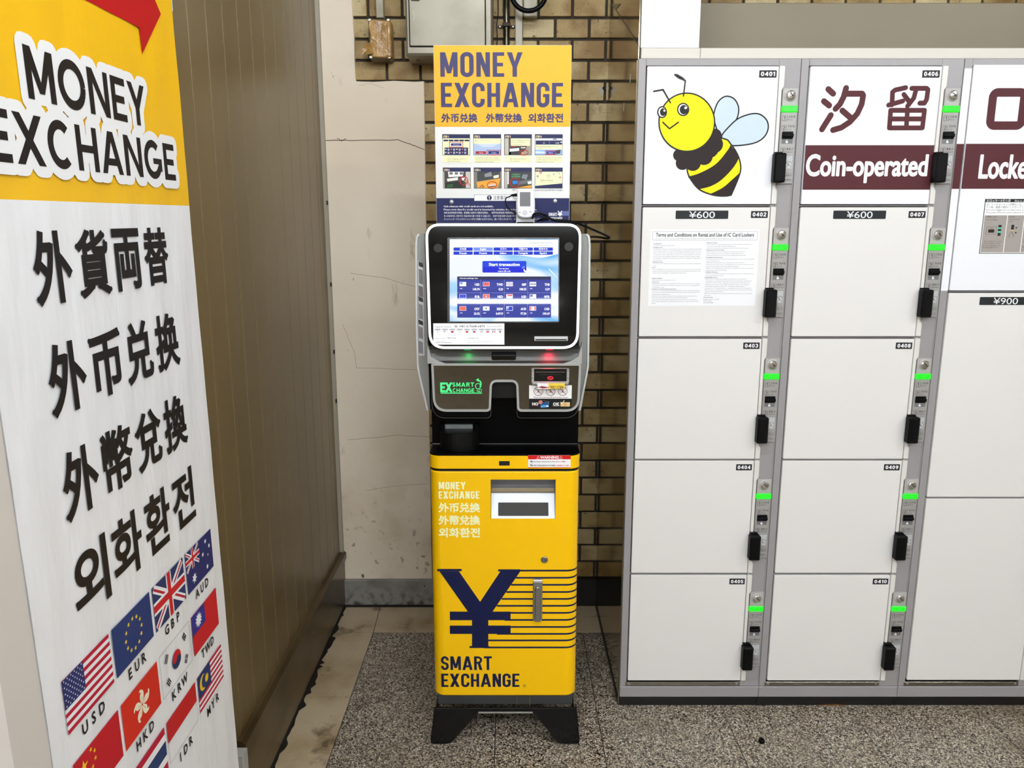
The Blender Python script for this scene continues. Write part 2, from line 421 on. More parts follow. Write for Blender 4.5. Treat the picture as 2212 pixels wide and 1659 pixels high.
# brick back wall: every brick is geometry on a mortar bed
YB=2.726
mortar=mat('mortar',(62,54,44),.9,bump=(160,.4))
brickm=mat('brick_glaze',(202,184,142),.5,var=(9,(164,138,88),.45,.62),bump=(230,.25))
def brick_nodes():
    nt=brickm.node_tree; b=nt.nodes['Principled BSDF']; src=b.inputs['Base Color'].links[0].from_socket
    g=nt.nodes.new('ShaderNodeNewGeometry'); r=nt.nodes.new('ShaderNodeValToRGB')
    e=r.color_ramp.elements; e[0].position=0; e[0].color=(*lin((200,180,140)),1); e[1].position=1; e[1].color=(*lin((255,255,250)),1)
    k=e.new(.5); k.color=(*lin((235,222,190)),1)
    mx=nt.nodes.new('ShaderNodeMix'); mx.data_type='RGBA'; mx.blend_type='MULTIPLY'; mx.inputs['Factor'].default_value=1
    nt.links.new(g.outputs['Random Per Island'],r.inputs[0]); nt.links.new(src,mx.inputs['A']); nt.links.new(r.outputs[0],mx.inputs['B'])
    nt.links.new(mx.outputs['Result'],b.inputs['Base Color'])
brick_nodes(); overlay(brickm,'spots',150,(38,28,18),.16,.10)
overlay(brickm,'noise',60,(60,46,28),.62,.70); overlay(brickm,'noise',14,(120,102,66),.55,.75)
mb=MB(); mb.box(-.75,YB+.004,0,1.75,YB+.1,CZ0,mortar)
pitchz=.0668; z=2.1095+pitchz*9; bx=.145; row=-9; bp=VP(YB)
while z>.11:
    z0,z1=z-pitchz+.0045,z-.0045; off=bx+(.0568 if row%2 else 0)
    i=-9
    while off+i*.1136<1.7:
        a,b_=off+i*.1136+.0045,off+(i+1)*.1136-.0045; j=random.uniform(-.0006,.0006); i+=1
        if z1>.1 and a>-.75: mb.plate(bp,rrect(a,max(z0,.1),b_,z1,.0025,2),-.006,.004+j,brickm,.0014)
    z-=pitchz; row+=1
mb.build('wall_back',kind='structure')
# cream plaster on the left of the back wall, stepped round the brickwork
plaster=mat('plaster',(244,230,208),.75,var=(2.5,(236,219,194),.4,.7),bump=(30,.12))
overlay(plaster,'noise',5.5,(150,130,100),.62,.75,(1.6,1,.5)); overlay(plaster,'noise',22,(105,85,62),.69,.73,(2,1,.8))
def low_dirt(m,z0,z1,rgb,scale,lo,hi):
    nt=m.node_tree; b=nt.nodes['Principled BSDF']; src=b.inputs['Base Color'].links[0].from_socket
    tc=nt.nodes.new('ShaderNodeTexCoord'); sp=nt.nodes.new('ShaderNodeSeparateXYZ'); nt.links.new(tc.outputs['Object'],sp.inputs[0])
    r=nt.nodes.new('ShaderNodeMapRange'); r.inputs['From Min'].default_value=z1; r.inputs['From Max'].default_value=z0; nt.links.new(sp.outputs[2],r.inputs[0])
    n=nt.nodes.new('ShaderNodeTexNoise'); n.inputs['Scale'].default_value=scale; n.inputs['Detail'].default_value=8; nt.links.new(tc.outputs['Object'],n.inputs['Vector'])
    r2=nt.nodes.new('ShaderNodeMapRange'); r2.inputs['From Min'].default_value=lo; r2.inputs['From Max'].default_value=hi; nt.links.new(n.outputs[0],r2.inputs[0])
    mu=nt.nodes.new('ShaderNodeMath'); mu.operation='MULTIPLY'; nt.links.new(r.outputs[0],mu.inputs[0]); nt.links.new(r2.outputs[0],mu.inputs[1])
    mx=nt.nodes.new('ShaderNodeMix'); mx.data_type='RGBA'; mx.inputs['B'].default_value=(*lin(rgb),1)
    nt.links.new(src,mx.inputs['A']); nt.links.new(mu.outputs[0],mx.inputs['Factor']); nt.links.new(mx.outputs['Result'],b.inputs['Base Color'])
low_dirt(plaster,.1,.5,(96,76,52),34,.61,.70); low_dirt(plaster,.1,.8,(192,172,136),6,.5,.8)
mb=MB(); pp=VP(2.712)
out=[(-.67,.1),(-.306,.1),(-.3035,.7),(-.301,1.3),(-.297,1.9075)]+[(-.33,1.906),(-.40,1.909),(-.47,1.9055),(-.5277,1.9075),(-.529,1.98),(-.5275,2.05),(-.531,2.16),(-.530,CZ0),(-.67,CZ0)]
mb.plate(pp,out,-.016,0,plaster,.002)
crack=ink((88,66,48),.8)
def crackline(pts,w,m=crack,pl=pp,n=.0005,mbb=None):
    q=[pl.q(*p) for p in pts]; P=[q[0]]
    for a,b in zip(q,q[1:]):
        k=6
        for i in range(1,k+1):
            t=i/k; P.append((a[0]+(b[0]-a[0])*t+random.uniform(-1,1)*.0014,a[1]+(b[1]-a[1])*t+random.uniform(-1,1)*.0014))
    mbb.stroke(pl,P,w,m,n)
crackline([(692,303),(740,303),(860,302),(885,311),(917,324)],.0022,mbb=mb)
crackline([(728,298),(738,304),(748,300)],.0018,mbb=mb)
crackline([(757,590),(830,600),(900,620)],.0008,mbb=mb); crackline([(740,700),(765,760),(770,795),(900,798)],.0008,mbb=mb)
crackline([(752,950),(860,940),(928,944)],.0009,mbb=mb); crackline([(790,1060),(850,1050),(928,1044)],.0007,mbb=mb)
crackline([(830,190),(800,180),(775,185)],.0006,mbb=mb)
mb.build('wall_back_plaster',kind='structure')
bbg=mat('baseboard_grey',(140,137,131),.5,var=(14,(112,106,96),.5,.7)); low_dirt(bbg,0,.1,(52,42,32),40,.45,.65)
mb=MB(); mb.box(-.66,2.695,0,-.29,2.74,.107,bbg,.002); mb.box(-.66,2.690,0,-.29,2.70,.008,mat('black_grime',(26,21,16),.8))
mb.lathe(VP(2.695),VP(2.695).q(917,1266),[(.003,0),(.003,.001),(.001,.002)],dark_gap,10); mb.build('baseboard_back',kind='structure')
mb=MB(); mb.box(-.29,2.70,0,.34,2.74,.107,mat('black_base',(20,18,15),.45)); mb.build('baseboard_back.001',kind='structure')
# left wall: vertical boards over a steel plinth
lw=mat('panel_taupe',(130,110,72),.3,.0,spec=.6,var=(1.4,(112,94,60),.45,.7,(1,1,.4)))
overlay(lw,'noise',3.0,(84,68,44),.6,.75,(1,1.5,.25)); overlay(lw,'noise',46,(60,40,24),.73,.75,(1,1,.35))
low_dirt(lw,.2,.7,(92,72,40),6,.4,.8)
mb=MB(); wl=Pl((-.65,0,0),(0,1,0),(0,0,1),(1,0,0))
seams=[-1.0+.0985*i for i in range(0,60)]
base=1.632
k0=int((base-.55)/.0985); ys=[base-.0985*k0+.0985*i for i in range(k0+12)]
bead=mat('bead',(205,190,160),.35)
mb.box(-.75,ys[0],0,-.6520,2.74,CZ0,bead)
for a in ys:
    b_=min(a+.0985,2.70)
    if b_-a<.01: continue
    mb.plate(wl,[(a+.0013,.2),(b_-.0013,.2),(b_-.0013,CZ0),(a+.0013,CZ0)],-.0042,0,lw,.0008)
mb.build('wall_left',kind='structure')
mb=MB(); t=mat('corner_trim',(170,162,144),.5); mb.box(-.651,2.694,.21,-.638,2.711,CZ0,t)
for zz in (1.22,.98,1.5,.8,2.3): 
    mb.box(-.640,2.690,zz,-.636,2.700,zz+.014,mat('sealant_chip',(40,32,24),.8))
mb.build('trim_1',kind='structure')
plinth=mat('plinth_steel',(104,86,56),.28,.55,var=(5,(66,52,30),.4,.7,(1,1,2)),bump=(80,.06,(1,1,12)))
mb=MB()
prof=[(-.66,.002),(-.642,.012),(-.6378,.018),(-.6378,.185),(-.630,.192),(-.630,.213),(-.640,.222),(-.66,.226)]
Y0,Y1=1.60,2.712; N=len(prof)
vs=[(x,y,z) for y in (Y0,Y1) for x,z in prof]; fs=[(i,i+1,N+i+1,N+i) for i in range(N-1)]+[tuple(range(N))[::-1],tuple(range(N,2*N))]
mb.add(vs,fs,plinth); mb.box(-.66,Y0,0,-.6395,Y1,.014,dark_gap)
mb.build('baseboard_left',kind='structure')
mb=MB(); mb.box(-.649,1.560,.155,-.622,1.588,.215,mat('pale_clip',(178,176,170),.4),.002); mb.build('baseboard_left_end',kind='structure')
# floor
terr=mat('terrazzo',(116,104,88),.33,spec=.45)
overlay(terr,'voronoi',245,(176,164,144),.58,.62); overlay(terr,'voronoi',225,(36,30,24),.24,.20); overlay(terr,'voronoi',380,(226,218,204),.89,.91); overlay(terr,'voronoi',420,(30,26,22),.09,.07)
overlay(terr,'noise',2.2,(98,84,62),.52,.8)
stone=mat('border_stone',(188,170,140),.45,var=(6,(160,138,102),.45,.7),bump=(70,.25)); overlay(stone,'noise',7,(84,66,44),.56,.7); overlay(stone,'noise',40,(62,50,36),.66,.72)
grout=mat('grout',(34,30,25),.9)
fl=Pl((0,0,0),(1,0,0),(0,1,0),(0,0,1))
mb=MB(); mb.box(-3,-5.4,-.06,4.5,3.0,-.004,grout)
xs=[-.497,-.048,.254,.632,1.015,1.402,1.79,2.175]; yy=[2.501-.3885*i for i in range(0,21)]
XS=[-.66]+xs
g=.0012
for a,b_ in zip([-3.0]+xs,xs+[4.4]):
    for y1,y0 in zip(yy,yy[1:]):
        if a>-3.0 or y1<.5: mb.plate(fl,[(a+g,y0+g),(b_-g,y0+g),(b_-g,y1-g),(a+g,y1-g)],-.004,0,terr)
mb.build('floor',kind='structure')
mb=MB()
for y1,y0 in [q for q in zip(yy,yy[1:]) if q[0]>=.5]: mb.plate(fl,[(-.66,y0+g),(-.497-g,y0+g),(-.497-g,y1-g),(-.66,y1-g)],-.004,.0,stone)
mb.plate(fl,[(-.66,2.501+g),(-.497-g,2.501+g),(-.508,2.74),(-.66,2.74)],-.004,0,stone)
mb.plate(fl,[(-.497+g,2.501+g),(-.02,2.501+g),(-.02,2.74),(-.506,2.74)],-.004,0,stone)
mb.plate(fl,[(-.018,2.501+g),(.33,2.501+g),(.33,2.74),(-.018,2.74)],-.004,0,stone)
mb.plate(fl,[(.33+g,2.501+g),(1.8,2.501+g),(1.8,2.74),(.33+g,2.74)],-.004,0,stone)
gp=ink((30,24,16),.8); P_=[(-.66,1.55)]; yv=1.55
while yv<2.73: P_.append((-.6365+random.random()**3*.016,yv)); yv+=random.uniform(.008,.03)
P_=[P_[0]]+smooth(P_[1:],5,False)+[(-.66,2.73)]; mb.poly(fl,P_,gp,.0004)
mb.build('floor_border',kind='structure')
# ceiling, lamps and the far side of the hall (seen only in reflections)
ceil=mat('ceiling_board',(226,222,214),.8)
CZ=2.72
mb=MB(); mb.box(-3,-5.4,CZ,4.5,3.0,CZ+.1,ceil)
for i in range(16):
    mb.box(-3,-5.0+i*.5,CZ-.004,4.5,-4.985+i*.5,CZ,mat('ceiling_joint',(70,66,58),.8))
mb.build('ceiling',kind='structure')
mb=MB(); mb.box(-3,-5.5,0,4.5,-5.4,CZ,mat('far_wall',(222,212,196),.6,var=(1.2,(206,194,174),.4,.6))); mb.build('wall_front',kind='structure')
mb=MB(); mb.box(4.4,-5.4,0,4.5,3.0,CZ,MATS['far_wall']); mb.build('wall_right',kind='structure')
mb=MB(); mb.box(-3.1,-5.4,0,-3.0,.6,CZ,MATS['far_wall']); mb.box(-3.0,.55,0,-.66,.60,CZ,MATS['far_wall']); mb.build('wall_left_far',kind='structure')
mb=MB(); mb.box(1.75,2.2,0,4.4,2.3,CZ,MATS['far_wall']); mb.build('wall_back_right',kind='structure')
house=mat('lamp_housing',(225,225,222),.4); tubeglow=mat('tube_glow',(240,247,255),.4,emit=178)
LAMPS=[(.4,-1.2,2.0,.14),(2.4,.2,1.6,.14),(-1.7,-1.2,1.6,.14),(-.07,-3.5,1.0,.14),(2.2,-3.5,1.6,.14),(-2.1,-3.5,1.6,.14),(-.02,.75,1.0,.14)]  # left and outer far tubes are added for low, even light
for i,(x,y,L,w) in enumerate(LAMPS):
    e=empty('ceiling_light',(x,y,CZ),['ceiling lamp tube over the middle of the hall','ceiling lamp tube over the right of the hall','added ceiling lamp tube over the left of the hall','far ceiling lamp tube at the middle of the hall end','added far ceiling lamp tube at the right of the hall end','added far ceiling lamp tube at the left of the hall end','added short ceiling lamp tube in front of the exchange machine'][i],'ceiling lamp','ceiling lamps')  # short tube is added to brighten the plaster and left wall
    mb=MB(); mb.box(x-L/2,y-w/2,CZ-.05,x+L/2,y+w/2,CZ,house,.004); mb.build('housing',e)
    mb=MB(); mb.tube([(x-L/2+.02,y,CZ-.066),(x+L/2-.02,y,CZ-.066)],.014,tubeglow,12); mb.build('tube',e,smooth_=False)
w=bpy.data.worlds.new('world'); SC.world=w; w.use_nodes=True; w.node_tree.nodes['Background'].inputs[0].default_value=(.8,.78,.74,1); w.node_tree.nodes['Background'].inputs[1].default_value=.15
# ============================================================ THINGS ON THE BACK WALL
PW=VP(YB)
boxm=mat('weathered_grey',(148,141,124),.4,.25,var=(5,(126,118,98),.45,.65),bump=(25,.05)); overlay(boxm,'noise',70,(70,56,36),.70,.74)
e=empty('electrical_box',(-.2,YB,1.95),'weathered grey metal electrical box on the brick wall, cut by the top edge','electrical box')
pb=VP(2.575); u0=pb.q(876,60)[0]; u1=pb.q(1064,60)[0]; v0=pb.q(960,119)[1]
mb=MB(); mb.box(u0,2.575,v0,u1,YB,v0+.42,boxm,.006); mb.build('enclosure',e)
d0=pb.q(880,60)[0]+.008; d1=pb.q(1048,60)[0]; vb=pb.q(960,100)[1]
mb=MB(); mb.plate(pb,rrect(d0-.003,vb-.003,d1+.003,v0+.405,.003),.0,.0008,dark_gap); mb.plate(pb,rrect(d0,vb,d1,v0+.4,.004),0,.006,boxm,.0015)
mb.stroke(pb,[pb.q(893,24),pb.q(895,40),pb.q(893,46)],.002,ink((200,194,178)),.0064)
dr=mb.build('door',e); mb=MB(); r=pb.R(888,-14,907,3); mb.plate(pb,rrect(*r,.003),.006,.012,mat('latch_steel',(150,147,140),.3,.9),.001); mb.rect(pb,(r[0]+.006,r[1]+.006,r[2]-.006,r[1]+.010),dark_gap,.0125); mb.build('latch',dr)
mb=MB()
for cx,cy in ((871,128),): mb.tube([(u0+.03,YB-.08,v0-.006),(u0+.03,YB-.08,v0+.0)],.006,boxm,8)
mb.build('grommet',e)
kraft=mat('brown_tape',(186,146,82),.32,var=(24,(150,110,52),.45,.65),bump=(38,.55),spec=.6); overlay(kraft,'noise',60,(60,34,14),.66,.72)
e=empty('junction_box',(-.5,YB,1.98),'small junction box wrapped in torn brown tape on the brick wall','junction box')
pj=VP(2.66); r=pj.R(796,40,844,128)
mb=MB(); mb.plate(pj,rrect(r[0],r[1],r[2],r[3],.008),-.064,0,mat('dirty_steel',(120,108,88),.4,.6),.006)
for cu,cv in ((r[0]+.006,r[3]-.005),(r[2]-.006,r[3]-.005),(r[0]+.006,r[1]+.006),(r[2]-.006,r[1]+.006)): mb.plate(pj,rrect(cu-.005,cv-.004,cu+.005,cv+.004,.001),0,.003,mat('pale_steel',(190,186,176),.3,.7),.001)
mb.build('housing',e)
tp=[(r[0]+.004,r[3]-.006),(r[0]+.018,r[3]-.003),(r[0]+.036,r[3]-.005),(r[2]-.004,r[3]-.008),(r[2]-.001,r[1]+.05),(r[2]-.003,r[1]+.014),(r[2]-.02,r[1]+.004),(r[0]+.012,r[1]+.006),(r[0]+.006,r[1]+.03),(r[0]+.003,r[1]+.04),(r[0]+.007,r[1]+.075),(r[0]+.001,r[1]+.10)]
mb=MB(); mb.plate(pj,tp,-.002,.005,kraft,.003); mb.plate(pj,[(r[2]-.012,r[1]+.004),(r[2]+.003,r[1]+.008),(r[2]+.002,r[3]-.01),(r[2]-.012,r[3]-.006)],-.05,.007,kraft,.004)
fl_=[pj.q(*q) for q in ((800,92),(792,96),(786,108),(783,119),(786,122),(796,119),(808,117),(806,100))]
vs=[pj.p(u,v,.006+.018*(1 if i in(2,3,4) else .2)) for i,(u,v) in enumerate(fl_)]; cen=pj.p(*pj.q(797,108),.022); vs.append(cen)
mb.add(vs,[(i,(i+1)%8,8) for i in range(8)],kraft)
mb.stroke(pj,[pj.q(803,85),pj.q(812,90),pj.q(816,98)],.0012,ink((70,44,20)),.0062); mb.build('tape_wrap',e)
pc=VP(2.69)
cond=mat('dirty_white_paint',(186,178,156),.45,var=(12,(150,140,112),.5,.7)); overlay(cond,'noise',90,(60,50,34),.68,.72)
mb=MB(); r=pc.R(811,-60,827,38); mb.plate(pc,[(r[0],r[1]),(r[2],r[1]),(r[2],r[3]+.6),(r[0],r[3]+.6)],-.034,0,cond,.002)
mb.build('conduit',label='dirty white square conduit above the taped junction box',cat='conduit',org=(-.47,YB,2.1))
mb=MB(); r=pc.R(1113,-30,1129,97)
mb.plate(pc,[(r[0],1.45),(r[2],1.45),(r[2],2.70),(r[0],2.70)],-.034,0,cond,.002)
mb.build('conduit',label='white square conduit running down behind the sign, right of the steel pipe',cat='conduit',org=(.03,YB,1.45))
e=empty('pipe',(-.02,YB,1.45),'dark steel pipe clamped to the brick wall beside the grey box','pipe')
pipem=mat('pipe_steel',(96,92,78),.28,.8,var=(20,(54,50,40),.45,.6)); r=pc.R(1087,0,1101,90); cx=(r[0]+r[2])/2
mb=MB(); mb.tube([(cx,2.70,1.45),(cx,2.70,2.70)],.0105,pipem,14); mb.build('tube',e,smooth_=True)
mb=MB(); q=pc.q(1094,53); cl=mat('rusty_clamp',(52,32,22),.6,.3)
mb.plate(pc,rrect(q[0]-.029,q[1]-.0055,q[0]+.029,q[1]+.0055,.005),-.03,-.028,cl); mb.plate(pc,rrect(q[0]-.013,q[1]-.007,q[0]+.013,q[1]+.007,.003),-.02,.004,cl,.002)
for s_ in (-1,1): mb.lathe(pc,(q[0]+s_*.022,q[1]),[(.004,-.028),(.004,-.025),(.002,-.024)],mat('screw_head',(176,172,160),.35,.8),8)
mb.build('clamp',e)
mb=MB(); P=[pc.p(*pc.q(x,y),-.02) for x,y in smooth([(1075,-30),(1076,20),(1073,50),(1074,80),(1071,110)],5,False)]
mb.tube(P,.0016,black_plastic,6); mb.build('wire',label='thin black wire hanging beside the grey electrical box',cat='wire',org=(-.05,YB,1.9))
ph=VP(2.63)
mb=MB(); c=ph.q(1142,-17); 
P=[ph.p(c[0]+.056*math.cos(math.radians(a)),c[1]+.056*math.sin(math.radians(a)),0) for a in range(172,391,8)]; P=[P[0]+Vector((.0065,.094,.20)),P[0]+Vector((.006,.04,.14)),P[0]+Vector((0,.0,.05))]+P+[P[-1]+Vector((.006,.05,.05)),P[-1]+Vector((.01,.096,.09))]
mb.tube(P,.0078,black_plastic,12); mb.build('hose',label='thick black corrugated hose bending down at the top edge above the sign',cat='hose',org=tuple(ph.p(c[0],c[1]+.05)),smooth_=True)
mb=MB(); r=pc.R(1131,-20,1161,36); mb.plate(pc,rrect(*r,.004),-.034,0,cond,.003); mb.build('switch_box',label='small dirty white box behind the black hose',cat='box',org=(.06,YB,2.12))
# patched screw hole in the bricks
mb=MB(); q=PW.q(1305,191); mb.poly(PW,[PW.q(*p) for p in ((1290,188),(1297,190),(1304,196),(1303,209),(1298,206),(1294,197))],ink((176,172,160)),.0052)
mb.poly(PW,[PW.q(*p) for p in ((1307,189),(1315,188),(1311,191),(1316,193),(1308,194))],ink((176,172,160)),.0052)
mb.lathe(PW,q,[(.0062,.004),(.0062,.0056),(.003,.006)],dark_gap,12)
mb.build('wall_plug',label='black plugged screw hole with smeared white filler in the bricks',cat='wall plug',org=(q[0],YB,q[1]))
#PART2
# ============================================================ LOCKERS
LP=VP(2.06); LX=.3232; LPITCH=.4165
ROWS=[(1.8204,1.476),(1.470,1.1253),(1.1202,.7787),(.7747,.4353),(.4295,.0914)]
ROWS3=[(1.8240,1.2497),(1.2447,.6665),(.6624,.093)]
lockmetal=mat('lock_plate',(164,161,157),.36,.15,bump=(500,.05)); side_m=mat('bronze_mirror',(166,151,120),.11,1)
greenled=mat('green_led',(12,255,22),.3,emit=1.15)
def locker(ci,label,rows,nums):
    X0=LX+ci*LPITCH; e=empty('coin_locker',(X0+LPITCH/2,2.38,0),label,'locker','coin locker columns')
    mb=MB(); x0,x1=X0,X0+LPITCH-.0012
    mb.box(x0+.002,2.075,.036,x1-.002,2.70,1.838,locker_grey)
    L=(x0,x0+.0196); Rr=(x0+.3588,x1); top=(1.8215,1.8385); bot=(.0362,.0716)
    for (a,b_,c,d) in ((L[0],.0716,L[1],1.8385),(Rr[0],.0716,Rr[1],1.8385),(L[1],1.8215,Rr[0],1.8385)):
        mb.plate(LP,[(a,b_),(c,b_),(c,d),(a,d)],-.016,0,locker_grey,.0012)
    mb.plate(LP,[(x0,.0362),(x1,.0362),(x1,.0706),(x0,.0706)],-.016,.0015,locker_grey,.0015)
    mb.rect(LP,(L[1],.07,Rr[0],1.8215),dark_gap,-.010)
    for (t1,b1),(t2,b2) in zip(rows,rows[1:]):
        m_=(b1+t2)/2; mb.plate(LP,[(L[1],m_-.0010),(Rr[0],m_-.0010),(Rr[0],m_+.0010),(L[1],m_+.0010)],-.012,-.001,locker_grey)
    mb.rect(LP,(x0+.3702,rows[-1][1]-.01,x0+.3707,rows[0][0]-.05),dark_gap,.0004); mb.rect(LP,(x0+.4108,rows[-1][1]-.01,x0+.4113,rows[0][0]-.05),dark_gap,.0004)
    if ci==2:
        mb.rect(LP,(x0+.0005,1.2497,x0+.0196,1.815),white_film,.0006)
        mb.rect(LP,(x0+.0005,LP.q(2070,408)[1],x0+.0196,LP.q(2070,311)[1]),maroon,.0010)
    mb.build('cabinet_body',e)
    mb=MB(); mb.plate(LP,[(x0+.0160,.0745),(x0+.358,.0745),(x0+.358,.0865),(x0+.0160,.0865)],-.004,.002,mat('scuff_plate',(150,146,136),.16,1),.0006)
    for q in (x0+.026,x0+.348): mb.lathe(LP,(q,.0805),[(.0034,.002),(.0034,.003),(.0018,.0036)],chrome,10)
    mb.build('scuff_plate',e)
    mb=MB(); mb.box(x0,2.072,0,x1,2.70,.0362,mat('black_kickboard',(13,12,11),.35))
    if ci==1: mb.poly(VP(2.072),[VP(2.072).q(*p) for p in ((1765,1522),(1800,1520),(1832,1523),(1835,1528),(1800,1531),(1768,1527))],ink((92,58,24)),.0005)
    mb.build('plinth',e)
    if ci==0:
        mb=MB(); mb.box(x0-.0022,2.075,0.0,x0-.0002,2.715,1.838,side_m); mb.box(x0-.004,2.075,0.0,x0-.002,2.715,.02,MATS['black_kickboard'])
        q=Pl((x0-.0022,0,0),(0,-1,0),(0,0,1),(-1,0,0))
        for p in ((1348,222),(1362,160)): mb.tube([q.p(*q.q(p[0],p[1]),.0002),q.p(*q.q(p[0]-1,p[1]+18),.0002)],.0007,ink((196,190,176)),6)
        mb.build('side_panel',e)
    for ri,(zt,zb) in enumerate(rows):
        film=(ci==0 and ri==0) or (ci==1 and ri==0) or (ci==2 and ri==0)
        dm=white_film if film else door_white
        dx0,dx1=x0+.0222,x0+.3582; zt-=.0010; zb+=.0006
        mb=MB(); mb.plate(LP,rrect(dx0,zb,dx1,zt,.002,2),-.006,.004,dm,.0012)
        # white folded closing edge with its notched outline
        ex=x0+.3596; zt2,zb2=zt+.001,zb+.0005
        hz=zt-.30
        mb.plate(LP,rnd([(ex,zb2),(ex+.0135,zb2),(ex+.0135,hz-.008),(ex+.0085,hz),(ex+.0085,zt2-.058),(ex+.0140,zt2-.050),(ex+.0140,zt2),(ex,zt2)],.0025,3),-.004,.0055,edge_white,.001)
        if ci==0 and ri==0: bee(mb,LP,.0042)
        if ci==1 and ri==0:
            za,zc=LP.q(1870,410)[1],LP.q(1870,314)[1]
            mb.rect(LP,(dx0+.0008,za,dx1-.0008,zc),maroon,.0044)
            G=lambda pts:[LP.q(1700+x/3.457,y/3.457) for x,y in pts]; rr_=.0070
            for rr_,ST in ((.0074,[[(303,668),(340,702)],[(270,758),(310,790)],[(256,968),(322,862)],[(436,660),(418,725),(390,780),(357,815)],[(425,702),(555,702),(563,715),(552,780),(520,850),(465,912),(400,955),(338,973)],[(408,828),(470,882)]]),
                (.0060,[[(880,657),(800,675),(782,690),(778,785)],[(752,787),(858,757)],[(866,708),(905,760)],[(925,662),(1035,662),(1046,672),(1036,745),(1020,772),(985,772)],[(958,668),(940,735),(893,795)],[(768,826),(1020,826),(1004,957),(758,957),(768,826)],[(893,826),(884,957)],[(764,890),(1010,890)]])):
                mb.caps(LP,[(p_,q_) for st_ in ST for p_,q_ in zip(G(st_),G(st_)[1:])],rr_,maroon,.0046)
            mb.text(LP,'Coin-operated',LP.R(1739,333,2002,396),white_ink,.0048,.0019,4)
        if ci==2 and ri==0:
            za,zc=LP.q(2120,408)[1],LP.q(2120,311)[1]
            mb.rect(LP,(dx0+.0008,za,dx1-.0008,zc),maroon,.0044)
            r=LP.R(2131,191,2216,281); w_=.021
            pth=rrect(r[0]+w_/2,r[1]+w_/2,r[2]-w_/2,r[3]-w_/2,.012); mb.stroke(LP,pth,w_,maroon,.0046,closed=True)
            a0=LP.q(2113,360)[0]; a1=LP.q(2217,360)[0]
            gv=glyphs('Locke',3)[0]; gw=max(v[0] for v in gv)-min(v[0] for v in gv); gv=glyphs('Lockers',3)[0]; g2=max(v[0] for v in gv)-min(v[0] for v in gv)
            mb.text(LP,'Lockers',(a0,LP.q(2160,387)[1],a0+(a1-a0)*g2/gw,LP.q(2160,334)[1]),white_ink,.0048,.0019,4)
        door=mb.build('door',e)
        # number plate
        if nums[ri]:
            nu=dx1-.0500; nv=zt-.0275
            mb=MB(); mb.plate(LP,rrect(nu,nv,nu+.0445,nv+.0178,.0014,2),.004,.0046,ink((38,34,36)),0)
            word(mb,LP,nums[ri],(nu+.0042,nv+.0038,nu+.0403,nv+.0142),white_ink,.0049,s=.2,gap=.13); mb.build('number_plate',door)
        if (ci<2 and ri==1) or (ci==2 and ri==1):
            price='¥600' if ci<2 else '¥900'
            r=(dx0+.087,zt-.0300,dx0+.226,zt-.0085) if ci<2 else (dx0+.084,zt-.032,dx0+.224,zt-.0105)
            mb=MB(); mb.plate(LP,rrect(*r,.002,3),.004,.0047,ink((30,34,36)),0); m_=(r[0]+r[2])/2
            mb.text(LP,price,(m_-.034,r[1]+.0022,m_+.034,r[3]-.0020) if ci<2 else (r[0]+.037,r[1]+.002,r[0]+.103,r[3]-.002),white_ink,.005,0,6); mb.build('price_plate',door)
        if ci==0 and ri==1: terms(door)
        if ci==2 and ri==0: howto(door,dx1)
        lockset(e,door,X0,zt)
    return e
MODM={}
